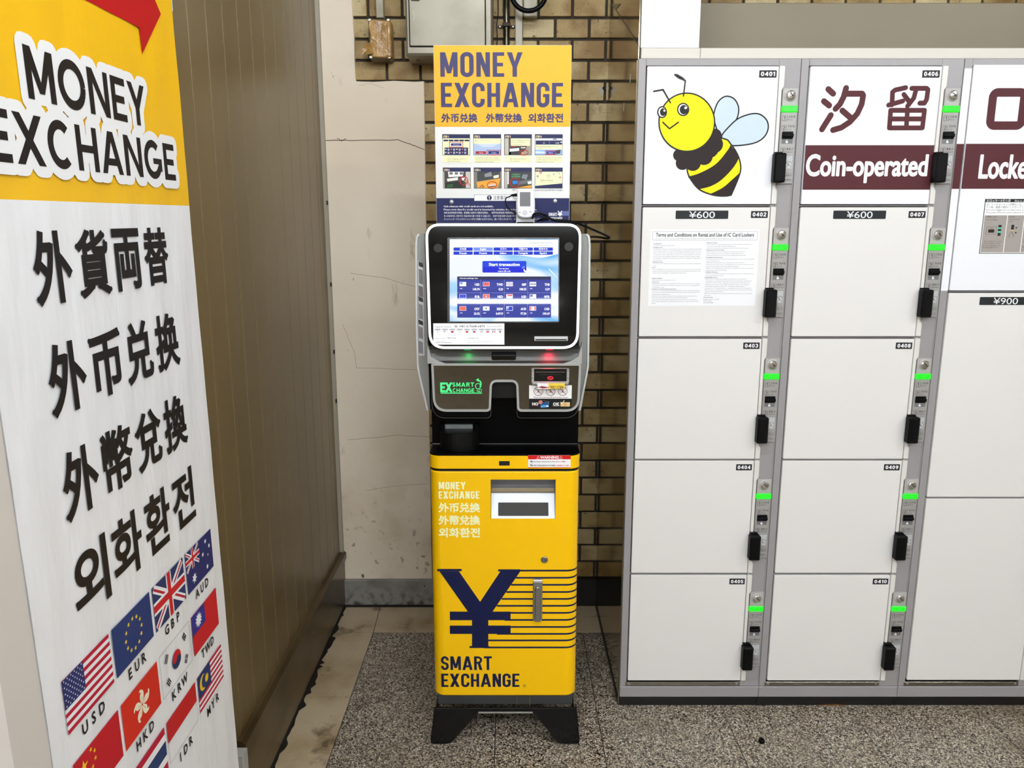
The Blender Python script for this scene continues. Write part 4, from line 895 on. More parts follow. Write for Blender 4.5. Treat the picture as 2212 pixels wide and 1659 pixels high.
for x in (.2,.74): mb.stroke(K2,[g(x,.72),g(x+.07,.72),g(x+.035,.95)],.0005,white_ink,.001,closed=True); mb.line(K2,'!',g(x+.028,.75)[0],g(0,.75)[1],.0026,white_ink,.001)
for y in (.50,.20):
    mb.ring(K2,g(.08,y+.02),.0036,.0004,ink((90,90,90)),.001); mb.poly(K2,[g(.045,y+.08),g(.10,y+.02),g(.115,y-.05),g(.06,y-.01)],black_ink,.0011)
mb.line(K2,'Security Cameras in Use',g(.13,0)[0],g(0,.46)[1],.0030,black_ink,.001,u1=g(.64,0)[0],bold=.0001); mb.line(K2,'防犯カメラ作動中',g(.66,0)[0],g(0,.46)[1],.0026,rd,.001,u1=g(.88,0)[0],bold=.0001)
mb.line(K2,'GPS TRACKING SYSTEM',g(.13,0)[0],g(0,.15)[1],.0030,black_ink,.001,u1=g(.63,0)[0],bold=.0001); mb.line(K2,'GPS追跡管理システム搭載',g(.65,0)[0],g(0,.15)[1],.0026,rd,.001,u1=g(.97,0)[0],bold=.0001)
mb.build('warning_sticker',K,label='red and white warning sticker')
mb=MB(); mb.plate(HP,plan(bx0-.0015,bx1+.0015,1.8985,2.2,RY+.001),bz1,bz1+.003,blk_satin,.001); 
cz=bz1+.003
mb.box(KC-.1985,1.999,cz-.002,KC+.1985,2.22,.98,blk_satin)
mb.rect(VP(1.9985),(KC+-.1975,cz+.0005,KC-.1985+.024,cz+.0022),silver,.0002); mb.rect(VP(1.9985),(KC-.071,cz+.0005,KC+.1975,cz+.0022),mat('shelf_seam',(120,120,118),.3,.5),.0002)
mb.build('shelf_and_column',K,label='black shelf and column under the head')
# coin cup
mb=MB(); pc2=VP(1.93); a0,a1=pc2.q(947,950)[0],pc2.q(1033,950)[0]; zc0=cz; zc1=VP(1.93).q(990,938)[1]; m_=(a0+a1)/2; hw=(a1-a0)/2
arc=[(m_-hw*math.cos(math.radians(t)),1.968-.040*math.sin(math.radians(t))) for t in range(0,181,12)]
mb.plate(HP,[(m_+hw,2.0),(m_-hw,2.0)]+arc[1:-1],zc0,zc1,mat('cup_black',(9,9,9),.38,spec=.2),.002)
zt2=VP(1.985).q(990,917)[1]+.003
mb.box(m_-hw,1.978,zc1-.001,m_-hw+.012,2.0,zt2,blk_satin,.001); mb.box(m_+hw-.012,1.978,zc1-.001,m_+hw,2.0,zt2,blk_satin,.001)
mb.build('receipt_cup',K,label='black rounded receipt cup')
mb=MB(); p3=VP(1.990); r=p3.R(959,917,1021.5,927); mb.plate(p3,rrect(r[0],r[1],r[2],r[3],.0025,4),-.008,0,mat('cup_lip',(172,184,184),.3,.2),.001); mb.build('cup_lip',K,label='pale lip over the receipt cup')
# plinth and feet
mb=MB(); mb.box(bx0+.008,1.915,.108,bx1-.008,2.36,.147,grey_dark,.002)
mb.build('base_block',K)
mb=MB(); P=[KD.p(*KD.q(x,y),-.0+.004) for x,y in ((1116,1506),(1116,1528),(1119,1531.5),(1141,1531.5),(1144,1528),(1144,1506))]; mb.tube([p+Vector((0,.006,0)) for p in P],.0012,mat('wire_steel',(134,128,118),.3,.8),6); mb.build('wire_catch',K)
KF_=VP(1.89); ft=[(938,1530),(1246,1530),(1252,1598),(1251,1607),(1243,1611.5),(1217,1611.5),(1206,1606),(1160,1549),(1152,1541.5),(1034,1541.5),(1025,1549),(975,1605),(965,1611.5),(938,1611.5),(931,1607),(930,1598)]
mb=MB(); q=[KF_.q(*p) for p in ft]; q=[(u,max(v,.0012)) for u,v in q]; mb.plate(KF_,q,-.006,0,mat('foot_gloss',(8,7,5),.16,spec=.3),.0015)
mb.plate(KF_,[KF_.q(1033,1537.5),KF_.q(1151,1537.5),KF_.q(1151,1541),KF_.q(1033,1541)],-.003,.0008,chrome,.0004)
for a,b_ in ((942,962),(1219,1240)): r=KF_.R(a,1607,b_,1611); mb.rect(KF_,(r[0],max(r[1],.002),r[2],r[3]),chrome,.0006)
mb.build('front_foot',K,label='glossy black front foot plate')
for x in (bx0+.004,bx1-.010):
    mb=MB(); mb.plate(Pl((x,0,0),(0,1,0),(0,0,1),(1,0,0)),[(1.895,.001),(1.93,.001),(1.965,.08),(2.24,.08),(2.30,.001),(2.34,.001),(2.34,.11),(1.895,.11)],0,.006,MATS['foot_gloss'])
    mb.build('side_foot',K)
# ---- head
KF=VP(1.885); TA=math.radians(9.8); zb_=KF.q(1090,752)[1]
KS=Pl((0,1.885,zb_),(1,0,0),(0,math.sin(TA),math.cos(TA)))
if KS.n.y>0: KS.n=-KS.n
hx0,hx1=KC-.196,KC+.196
sq=lambda pts:[KS.q(*p) for p in pts]
frame=rnd(sq([(921,485.5),(1254,485.5),(1247,751),(929.5,751)]),[.034,.034,.037,.037],8)
outer=rnd(sq([(917,481.5),(1258,481.5),(1250.5,755),(925.5,755)]),[.038,.038,.040,.040],8)
mb=MB(); mb.plate(KS,outer,-.030,-.001,mat('head_black',(14,14,15),.3),.002)
# back shell of the head
prof=[(1.915,.985),(1.915,1.13),(1.955,KS.p(0,.31,-.02).z),(2.20,KS.p(0,.31,-.02).z-.004),(2.20,.985)]
side=Pl((hx0+.008,0,0),(0,1,0),(0,0,1),(-1,0,0)); mb.plate(side,prof,-(hx1-hx0-.016),0,mat('head_grey',(14,14,14),.45,spec=.3)); mb.build('head_shell',K)
mb=MB(); mb.stroke(KS,frame,.0064,mat('led_white',(255,255,255),.3,emit=1.5),.0006,closed=True,n0=-.002); mb.build('led_frame',K,label='glowing white frame round the screen panel')
mb=MB(); mb.poly(KS,frame,black_gloss,.0001)
for cx_,cy_ in ((946,536),(1229,533)): c=KS.q(cx_,cy_); mb.lathe(KS,c,[(.011,.0003),(.011,.0005),(.008,.0006)],mat('lens_dark',(22,20,17),.4,spec=.2),20)
gp=mb.build('glass_panel',K,label='glossy black glass panel')
# display
mb=MB(); r=KS.R(966.5,513,1208.5,697); mb.plate(KS,rrect(*r,.004),0,.0028,mat('bezel_edge',(86,84,86),.25,.7),.001); r2=(r[0]+.0016,r[1]+.0016,r[2]-.0016,r[3]-.0016); mb.rect(KS,r2,ink((4,4,5),.2),.0030,.003); mb.build('screen_bezel',gp)
mb=MB(); sr=KS.R(971.5,517,1206,694.5); W_=sr[2]-sr[0]; H_=sr[3]-sr[1]
S=lambda x,y:(sr[0]+(x-100)/1985.*W_, sr[3]-(y-60)/1505.*H_)
Sr=lambda a,b_,c,d:(S(a,d)[0],S(a,d)[1],S(c,b_)[0],S(c,b_)[1]); N0=.0032
scr=mat('screen_backdrop',(214,236,255),.02,spec=.22,emit=.95)
def scr_nodes():
    nt=scr.node_tree; b=nt.nodes['Principled BSDF']; tc=nt.nodes.new('ShaderNodeTexCoord'); mp=nt.nodes.new('ShaderNodeMapping')
    mp.inputs['Scale'].default_value=(3,3,9); mp.inputs['Rotation'].default_value=(0,.5,0); n=nt.nodes.new('ShaderNodeTexNoise'); n.inputs['Scale'].default_value=1.6; n.inputs['Detail'].default_value=1.5; n.inputs['Distortion'].default_value=1.2
    cr=nt.nodes.new('ShaderNodeValToRGB'); e=cr.color_ramp.elements; e[0].position=.34; e[0].color=(*lin((92,180,246)),1); e[1].position=.56; e[1].color=(*lin((246,252,255)),1); k=e.new(.45); k.color=(*lin((176,220,254)),1)
    nt.links.new(tc.outputs['Object'],mp.inputs[0]); nt.links.new(mp.outputs[0],n.inputs['Vector']); nt.links.new(n.outputs[0],cr.inputs[0]); nt.links.new(cr.outputs[0],b.inputs['Emission Color'])
scr_nodes(); mb.rect(KS,sr,scr,N0)
gw=glow((252,252,255),1.2); gb=glow((20,56,208),1.); gbl=glow((120,150,245),1.)
mb.poly(KS,[S(x_,y_) for x_,y_ in [(110,70),(2080,70),(2080,330)]+smooth([(2080,330),(1750,400),(1300,350),(700,350),(110,410)],6,False)],glow((250,253,255),1.),N0+.0001)
mb.stroke(KS,[S(x,y) for x,y in smooth([(1150,400),(1500,470),(1780,620),(1960,820),(2070,1000)],6,False)],.0010,glow((150,200,250),1.),N0+.0002)
for k in range(7): mb.stroke(KS,[S(1905+k*16,585+k*18),S(1935+k*20,640+k*20)],.0007,gw,N0+.0003); mb.stroke(KS,[S(1970+k*14,1140-k*8),S(2000+k*14,1165-k*10)],.0007,gw,N0+.0003)
names=[['日本語','English','한국어','繁體中文','简体中文'],['Français','Deutsch','Italiano','Português','Español']]
for ri,row_ in enumerate(names):
    for ci,s_ in enumerate(row_):
        x=172+ci*365.5; y=213+ri*73; rr=Sr(x,y,x+350,y+60); mb.rect(KS,rr,gbl if s_=='English' else gb,N0+.0003,.0012)
        hh=.26 if ri==0 and ci!=1 else .3; c_=(rr[0]+rr[2])/2; mb.line(KS,s_,c_,rr[1]+(rr[3]-rr[1])*.26,(rr[3]-rr[1])*.52,gw,N0+.0005,just='c',bold=.00018,cond=.95)
mb.line(KS,'FOREIGN EXCHANGE MACHINE',S(1570,0)[0],S(0,138)[1],.0020,glow((60,140,170),1.),N0+.0004,u1=S(1982,0)[0]); mb.line(KS,'2025/02/03 SAT 10:08',S(1695,0)[0],S(0,182)[1],.0017,glow((110,150,170),1.),N0+.0004,u1=S(1982,0)[0])
mb.rect(KS,Sr(698,460,1500,672),glow((10,64,226),1.),N0+.0003,.003); mb.rect(KS,Sr(702,570,1496,668),glow((8,30,220),1.),N0+.0004,.0025)
mb.text(KS,'Start transaction',Sr(818,495,1378,550),gw,N0+.0006,.0003); mb.line(KS,'You can use a',S(1090,0)[0],S(0,610)[1],.0037,gw,N0+.0006,just='c',bold=.0002); mb.line(KS,'coupon QR code.',S(1098,0)[0],S(0,656)[1],.0037,gw,N0+.0006,just='c',bold=.0002)
mb.poly(KS,[S(*p) for p in ((1452,600),(1464,600),(1470,628),(1500,640),(1500,662),(1478,668),(1462,655),(1450,640))],gw,N0+.0006)
for a,b_ in (((1415,578),(1435,592)),((1440,560),(1448,580)),((1470,558),(1458,578))): mb.stroke(KS,[S(*a),S(*b_)],.0007,gw,N0+.0006)
tb=glow((50,62,160),1.); mb.rect(KS,Sr(238,742,1950,1496),tb,N0+.0003); mb.rect(KS,Sr(243,745,1946,800),glow((38,42,84),1.),N0+.0004)
mb.line(KS,'Current exchange rate',S(280,0)[0],S(0,784)[1],.0028,gw,N0+.0006,u1=S(615,0)[0],bold=.00012)
for x in (668,1097,1525):
    for k in range(35): y=800+k*20; mb.rect(KS,Sr(x-2,y,x+2,y+11),glow((220,225,250),1.),N0+.0005)
for k in range(86): x=243+k*20; mb.rect(KS,Sr(x,1038,x+11,1042),glow((220,225,250),1.),N0+.0005)
wf=glow((244,246,252),1.); fr_=glow((250,100,100),1.); fb=glow((30,60,210),1.); fl2=glow((60,50,160),1.)
def flag2(x,y,c):
    mb.rect(KS,Sr(x,y,x+122,y+80),wf,N0+.0005,.0008); i=lambda a,b_,cc,d,m: mb.rect(KS,Sr(x+a,y+b_,x+cc,y+d),m,N0+.0006)
    if c=='USD': i(8,8,55,40,glow((110,150,240),1.))
    if c=='TWD': i(6,6,116,74,fr_); i(6,6,60,40,fl2); mb.poly(KS,ell(*S(x+32,y+22),.0012,k=10),wf,N0+.0007)
    if c=='GBP': 
        i(8,8,114,72,glow((205,210,240),1.)); i(54,6,68,74,glow((250,170,170),1.)); i(6,33,116,46,glow((250,170,170),1.)); mb.stroke(KS,[S(x+8,y+8),S(x+114,y+72)],.0007,wf,N0+.0006); mb.stroke(KS,[S(x+114,y+8),S(x+8,y+72)],.0007,wf,N0+.0006)
    if c=='THB': i(6,33,116,48,glow((80,90,160),1.))
    if c=='EUR': i(6,6,116,74,fb); mb.ring(KS,S(x+61,y+40),.0026,.0005,glow((120,140,220),1.),N0+.0007,k=12)
    if c=='HKD': i(6,6,116,74,fr_); mb.poly(KS,star(*S(x+61,y+40),.0030),wf,N0+.0007)
    if c=='SGD': i(24,10,112,36,fr_)
    if c=='MYR': i(8,8,56,48,fl2); mb.ring(KS,S(x+28,y+28),.0014,.0005,wf,N0+.0007,k=10)
    if c=='CNY': i(6,6,116,74,glow((252,110,90),1.))
    if c=='KRW': mb.poly(KS,ell(*S(x+61,y+40),.0020,k=14),glow((110,110,150),1.),N0+.0006); [mb.rect(KS,Sr(x+a-6,y+b_-5,x+a+6,y+b_+5),glow((120,120,130),1.),N0+.0006) for a,b_ in ((24,18),(98,18),(24,62),(98,62))]
    if c=='AUD': i(50,8,114,72,fb); i(8,42,50,72,fb); i(8,8,50,42,glow((190,195,240),1.)); mb.poly(KS,star(*S(x+30,y+56),.0012),wf,N0+.0007)
    if c=='CAD': i(8,6,32,74,glow((250,110,130),1.)); i(90,6,114,74,glow((250,110,130),1.)); mb.poly(KS,star(*S(x+61,y+40),.0018,4),glow((250,110,130),1.),N0+.0006)
data=[[('USD','140.90'),('TWD','4.20'),('GBP','188.55'),('THB','4.39')],[('EUR','165.87'),('HKD','17.32'),('SGD','109.16'),('MYR','33.14')],[('CNY','20.02'),('KRW','0.0919'),('AUD','97.30'),('CAD','100.69')]]
for ri,row_ in enumerate(data):
    for ci,(a,b_) in enumerate(row_):
        x=280+ci*426.; y=842+ri*223; flag2(x,y,a); xr=S(650+ci*426,0)[0]
        mb.line(KS,a,xr,S(0,y+70)[1],.0060,gw,N0+.0006,just='r',bold=.0004,cond=.78); mb.line(KS,b_,xr,S(0,y+155)[1],.0060,gw,N0+.0006,just='r',bold=.0004,cond=.78)
        mb.line(KS,'1'+a,S(x+8,0)[0],S(0,y+130)[1],.0022,gw,N0+.0006,bold=.0002)
mb.build('display',gp,label='lit blue and white touch screen with exchange rates')
# support label
mb=MB(); r=KS.R(936,698.5,1089.5,744.5); W_=r[2]-r[0]; H_=r[3]-r[1]; g=lambda x,y:(r[0]+(x-200)/1890.*W_, r[3]-(y-97)/570.*H_)
mb.plate(KS,[(r[0],r[1]),(r[2],r[1]),(r[2],r[3]),(r[0],r[3])],.0001,.0006,ink((250,250,250)))
n=.0009; dk=ink((70,70,72)); lt=ink((150,150,152))
mb.line(KS,'Support Center',g(248,0)[0],g(0,205)[1],.0036,dk,n,u1=g(682,0)[0]); mb.text(KS,'☎',(*g(755,205),*g(850,138)),dk,n); mb.line(KS,'+81-6-7668-6875',g(895,0)[0],g(0,205)[1],.0055,dk,n,u1=g(1575,0)[0],bold=.0001); mb.line(KS,'(06-7668-6875)',g(1620,0)[0],g(0,200)[1],.0040,lt,n,u1=g(2025,0)[0])
lb=['日本語','English','中文','한국어','Español','Português','ภาษาไทย','TiếngViệt','Français','Tagalog']
for k,s_ in enumerate(lb):
    x=[238,433,628,823,1018,1212,1405,1575,1735,1895][k]; x2=x+155 if k<7 else x+145
    mb.rect(KS,(*g(x,284),*g(x2,240)),ink((196,196,200)),n); mb.line(KS,s_,(g(x,0)[0]+g(x2,0)[0])/2,g(0,276)[1],.0018,dk,n+.0002,just='c')
    cx_=(x+x2)/2; q=lambda a,b_,c,d,m: mb.rect(KS,(*g(cx_+a,325+d),*g(cx_+c,325+b_)),m,n+.0001)
    cr=ink((196,40,70)); nv=ink((60,60,90)); yl=ink((230,190,70))
    if k==0: mb.poly(KS,ell(*g(cx_,325),.0010,k=10),ink((80,40,60)),n)
    elif k==1: q(-32,-20,-4,0,nv); q(-4,-20,32,-14,cr); q(-32,6,32,12,ink((230,180,190)))
    elif k==2: q(-34,-24,34,22,cr)
    elif k==3: mb.poly(KS,ell(*g(cx_,325),.0008,k=10),nv,n)
    elif k==4: q(-34,-24,34,24,cr); q(-34,-10,34,12,yl)
    elif k==5: q(-34,-22,-8,20,ink((60,110,70))); q(-8,-22,34,20,cr)
    elif k==6: q(-34,-8,34,8,ink((100,100,110)))
    elif k==7: q(-34,-22,34,22,cr); mb.poly(KS,star(*g(cx_,325),.0013),ink((250,240,220)),n+.0003)
    elif k==8: q(-34,-24,-12,22,nv); q(14,-24,36,22,cr)
    else: q(-30,-22,32,0,nv); q(-30,0,32,22,cr); mb.poly(KS,[g(cx_-30,303),g(cx_,325),g(cx_-30,347)],ink((250,250,250)),n+.0003)
mb.line(KS,'Machine Number',g(250,0)[0],g(0,510)[1],.0022,lt,n,u1=g(545,0)[0]); mb.line(KS,'M1100',g(585,0)[0],g(0,512)[1],.0040,dk,n,u1=g(802,0)[0]); mb.line(KS,'Contact Us',g(1108,0)[0],g(0,510)[1],.0034,dk,n,u1=g(1398,0)[0])
mb.line(KS,'Operating company',g(262,0)[0],g(0,575)[1],.0018,lt,n,u1=g(510,0)[0]); mb.line(KS,'SMART EXCHANGE Inc.',g(260,0)[0],g(0,626)[1],.0026,ink((110,100,80)),n,u1=g(710,0)[0])
mb.line(KS,'Web: https://smartexchange.jp/inquiry/',g(1115,0)[0],g(0,575)[1],.0018,lt,n,u1=g(1795,0)[0]); mb.line(KS,'E-mail: smart-ex@smart-exchange.co.jp',g(1112,0)[0],g(0,622)[1],.0018,lt,n,u1=g(1808,0)[0])
mb.build('support_label',gp,label='white support centre label with small flags')
mb=MB(); r=KS.R(1154,726.5,1226.5,736.5); mb.plate(KS,rrect(*r,.0012,2),0,.004,silver,.001); mb.rect(KS,(r[0]+.003,r[1]+.0015,r[2]-.003,r[1]+.0045),dark_gap,.0042); mb.build('receipt_slot',gp,label='silver receipt slot')
# chin
pz=VP(1.893); mb=MB(); zc_=pz.q(1090,788)[1]
ch=rnd([KF.q(925.5,752-8),KF.q(1251,752-8),KF.q(1251,790),KF.q(930,790)],[0,0,.02,.02],5)
z1_=zb_+.004; z0_=KF.q(1090,784)[1]
cs=[(1.898,z1_),(1.905,z1_-.010),(1.905,z1_-.020),(1.896,z0_+.004),(1.886,z0_)]
xa,xb=KC-.1895,KC+.1895; N=len(cs); mb.add([(x,y,z) for x in (xa,xb) for y,z in cs],[(i,i+1,N+i+1,N+i) for i in range(N-1)],mat('chin_metal',(66,65,61),.4,.3))
pk=VP(1.904)
for ry,y in enumerate((766,770.5,774.5,778.5)):
    for k in range(13): c=pk.q(972+k*5.3+(ry%2)*2.6,y); mb.poly(pk,ell(c[0],c[1],.0006,k=6),glow((90,200,110),.6) if (k+ry)%3 else dark_gap,.0006)
mb.build('chin_strip',K,label='grey concave strip with speaker holes')
for sx in (-1,1):
    mb=MB(); x_=KC+sx*.1945; mb.plate(KF,rnd([(x_,zb_+.014),(x_,z0_-.002),(x_-sx*.05,z0_-.002),(x_-sx*.028,z0_+.004),(x_-sx*.010,z0_+.016),(x_-sx*.004,zb_+.0)],.001,2),-.02,.0015,silver,.001)
    mb.build('chin_side',K)
mb=MB(); r=pk.R(1062,760,1114.5,781); mb.plate(pk,rrect(*r,.001,2),-.006,.007,black_plastic,.001); mb.rect(pk,(r[0]+.003,r[1]+.002,r[2]-.003,r[1]+.012),mat('sensor_window',(34,26,14),.2,bump=(900,.8)),.0075); mb.stroke(pk,[(r[0]+.002,r[3]-.008),(r[2]-.002,r[3]-.008)],.0006,silver_dark,.0075); mb.build('camera_window',K,label='small black camera window')
for (px_,col_,en,nm) in ((1187,(1,.02,.06),.8,'red'),(1010,(.03,1,.15),.22,'green')):
    mb=MB(); r=VP(1.893).R(px_-8,754.5,px_+8,756.5); mb.rect(VP(1.893),r,glow((255,20,50) if nm=='red' else (30,170,70),1.2),.0); mb.build('led_window',K,label=nm+' light window under the screen')
    ld=bpy.data.lights.new('led_light','SPOT'); ld.energy=en; ld.color=col_; ld.spot_size=math.radians(110); ld.spot_blend=.8; ld.shadow_soft_size=.004
    lo=bpy.data.objects.new('led_light',ld); COL.objects.link(lo); lo.parent=K; u_=VP(1.885).q(px_,757)[0]; lo.location=Vector((u_,1.884,zb_+.001))-K.location; lo.rotation_euler=(math.radians(32),0,0)
# lower fascia
fp=[KF.q(*p) for p in ((932,785),(1255,785),(1250.5,889),(1118,889),(1115.5,824),(1062.5,824),(1060,889),(937,889))]
fo=rnd(fp,[.002,.002,.032,.010,.016,.016,.010,.032],7)
mb=MB(); mb.plate(KF,fo,-.012,.0,mat('fascia_mirror',(112,108,98),.03,1)); fpn=mb.build('fascia_panel',K,label='glossy black lower fascia')
mb=MB(); fi=rnd([KF.q(*p) for p in ((934,787.2),(1253,787.2),(1248.5,886.6),(1119.5,886.6),(1117.3,822.6),(1060.5,822.6),(1058,886.6),(939,886.6))],[.002,.002,.032,.010,.016,.016,.010,.032],7)
mb.stroke(KF,fi,.0056,silver,.003,closed=True,n0=-.010); mb.build('fascia_rim',K,label='silver rim of the lower fascia')
mb=MB(); fb2=rnd([KF.q(*p) for p in ((931,845),(1060,845),(1060,906),(933,906))],[.002,.002,.012,.04],7)
for pts in (fb2,rnd([KF.q(*p) for p in ((1117,845),(1253,845),(1250,906),(1117,906))],[.002,.002,.04,.012],7)): mb.plate(VP(1.897),pts,-.10,0,blk_satin,.004); mb.stroke(VP(1.897),[p for p in pts],.0007,silver_dark,-.0035,closed=True)
mb.build('fascia_underside',K)
mb=MB(); gg=mat('logo_green',(70,255,140),.3,emit=1.1); n=.0008
word(mb,KF,'EX',KF.R(951,826.2,977,847),gg,n,s=.24,gap=-.02,wide=True,R=.5)
word(mb,KF,'SMART',KF.R(977,826.2,1024,835.2),gg,n+.0001,s=.2,wide=True,R=.5,gap=.22); word(mb,KF,'CHANGE',KF.R(978,839,1024.5,847),gg,n+.0001,s=.19,wide=True,R=.5,gap=.12)
r=KF.R(952,848.2,1041,850); mb.rect(KF,r,gg,n)
c=KF.q(1032.8,834); mb.ring(KF,c,.0068,.0016,gg,n); a_=KF.q(1033,829)
mb.stroke(KF,[(c[0]+.0085*math.cos(math.radians(t))*.75+.001,c[1]+.006+.0085*math.sin(math.radians(t))) for t in range(-60,100,15)],.0030,gg,n); q=KF.q(1029,820.5); mb.poly(KF,[(q[0]-.001,q[1]),(q[0]+.006,q[1]+.0045),(q[0]+.005,q[1]-.0045)],gg,n)
c=KF.q(1037.5,843.5); mb.ring(KF,c,.0035,.0009,gg,n,k=14); c=KF.q(1033.5,843.3); mb.stroke(KF,ell(c[0],c[1],.0034,k=10,a0=150,a1=330),.0016,gg,n)
mb.build('green_logo',fpn,label='glowing green lettered logo')
mb=MB(); r=KF.R(1148,795,1229,829.5); mb.plate(KF,rrect(*r,.002,3),0,.006,silver_dark,.0015); u0,v0,u1,v1=r
for a,b_ in ((u0,u0+.0062),(u1-.0062,u1)): mb.plate(KF,[(a,v0+.006),(b_,v0+.006),(b_,v1-.001),(a,v1-.001)],.004,.010,silver,.0012); mb.rect(KF,(a+.001,v1-.006,b_-.001,v1-.002),chrome,.0102); mb.rect(KF,(a+.001,v0+.016,b_-.001,v0+.018),chrome,.0102)
mb.plate(KF,rrect(u0+.002,v0+.0005,u1-.002,v0+.008,.001,2),.004,.012,silver,.0015)
bs=mb.build('bill_acceptor',K,label='silver framed banknote slot')
mb=MB(); i0,i1=u0+.0065,u1-.0065; j0,j1=v0+.008,v1-.0012; mb.plate(KF,[(i0,j0),(i1,j0),(i1,j1),(i0,j1)],.004,.0068,mat('slot_black',(5,5,6),.15),.001)
mb.rect(KF,(i0+.004,j1-.0085,i1-.004,j1-.0075),silver_dark,.0070); mb.rect(KF,(i0+.013,j1-.0145,i1-.013,j1-.0138),mat('dim_line',(60,60,60),.4),.0070)
rg=mat('red_signal',(255,24,60),.3,emit=1.2); c=KF.q(1188.5,815.3); mb.ring(KF,c,.0066,.0020,rg,.0078,rv=.0036); mb.stroke(KF,[(c[0]-.003,c[1]+.0016),(c[0]+.004,c[1]-.002)],.0014,rg,.0079); mb.build('slot_mouth',bs,label='black slot with a glowing red ring')
mb=MB(); r=KF.R(1160,826,1219.5,838.5); m_=r[0]+(r[2]-r[0])*.40
tp=[(r[0],r[3]),(m_,r[3]),(m_+.001,r[1]),(r[0]+.002,r[1]+.0005)]; pt=Pl((0,1.8725,0),(1,0,0),(0,0,1),(0,-1,0))
mb.plate(pt,tp,-.0006,0,ink((240,238,236))); mb.plate(pt,[(m_,r[3]),(r[2],r[3]),(r[2]-.0005,r[1]+.002),(m_+.001,r[1])],-.0006,0,ink((242,208,74)))
mb.poly(pt,[(r[0]+.003,r[1]+.005),(r[0]+.012,r[1]+.008),(m_+.004,r[1]+.004),(r[0]+.014,r[1]+.002)],ink((150,50,60)),.0004); mb.line(pt,'CASH ONLY',m_+.001,r[1]+.0062,.0024,black_ink,.0004,u1=r[2]-.002,bold=.0001); mb.line(pt,'現金のみ 紙幣',m_+.005,r[1]+.0022,.0026,black_ink,.0004,u1=r[2]-.003,bold=.0001)
mb.build('paper_tag',bs,label='white and yellow paper strip under the slot')
mb=MB(); r=KF.R(1143,832,1235,861); n=.0008; mb.plate(KF,[(r[0],r[1]),(r[2],r[1]),(r[2],r[3]),(r[0],r[3])],0,n,ink((238,238,236))); dr_=ink((120,16,26))
for cx_ in (1163,1189.5,1215.5):
    c=KF.q(cx_,845); mb.ring(KF,c,.0112,.0012,dr_,n+.0003); s_=ink((120,124,116)); mb.stroke(KF,[(c[0]-.008,c[1]+.003),(c[0]+.006,c[1]+.005),(c[0]+.008,c[1]-.002),(c[0]-.006,c[1]-.004)],.0007,s_,n+.0001,closed=True); mb.poly(KF,ell(c[0],c[1],.0028,k=10),ink((170,120,120)),n+.0002)
    mb.stroke(KF,[(c[0]-.0078,c[1]+.0078),(c[0]+.0078,c[1]-.0078)],.0013,dr_,n+.0004)
mb.line(KF,"Please don't put wet bill and wrinkle money",KF.q(1153,858)[0],KF.q(1190,859.3)[1],.0026,dr_,n+.0003,u1=KF.q(1226,858)[0],bold=.00012)
mb.build('bill_sticker',fpn,label='white sticker with three crossed-out circles')
mb=MB(); r=KF.R(1143,861.5,1234.5,883.5); mb.plate(KF,[(r[0],r[1]),(r[2],r[1]),(r[2],r[3]),(r[0],r[3])],0,n,ink((10,10,10)))
mb.text(KF,'NO',KF.R(1149.8,869.5,1162.5,875.3),white_ink,n+.0003,.0004); mb.text(KF,'OK',KF.R(1194.8,869.5,1208,875.3),white_ink,n+.0003,.0003)
mb.rect(KF,KF.R(1150,876,1163,876.8),ink((150,20,30)),n+.0003); mb.rect(KF,KF.R(1194,876,1208,876.8),white_ink,n+.0003)
mb.poly(KF,[KF.q(*p) for p in ((1168,870),(1185,868.5),(1185,879),(1168,880.5))],ink((90,160,215)),n+.0003); mb.poly(KF,[KF.q(*p) for p in ((1168.3,870.4),(1184.6,869),(1184.6,874),(1168.3,875.4))],ink((14,74,130)),n+.0004); mb.rect(KF,KF.R(1180,876,1184.5,878.6),white_ink,n+.0005)
mb.stroke(KF,[KF.q(1172,865),KF.q(1186,867.5),KF.q(1185,872)],.0007,silver_dark,n+.0002)
c=KF.q(1167.5,868.5); mb.poly(KF,ell(c[0],c[1],.0052,k=18),ink((196,150,130)),n+.0005); mb.ring(KF,c,.0052,.0008,ink((150,30,40)),n+.0006); mb.stroke(KF,[(c[0]-.0035,c[1]+.0035),(c[0]+.0035,c[1]-.0035)],.0008,ink((150,30,40)),n+.0007)
mb.rect(KF,KF.R(1210.5,868.7,1231,877.8),ink((226,190,130)),n+.0003); mb.ring(KF,KF.q(1221,873.2),.0028,.0012,ink((170,130,76)),n+.0004)
mb.stroke(KF,[KF.q(1211,868),KF.q(1213.5,872),KF.q(1219,864.5)],.0018,ink((214,220,200)),n+.0006)
mb.build('payment_sticker',fpn,label='black sticker with card and banknote signs')
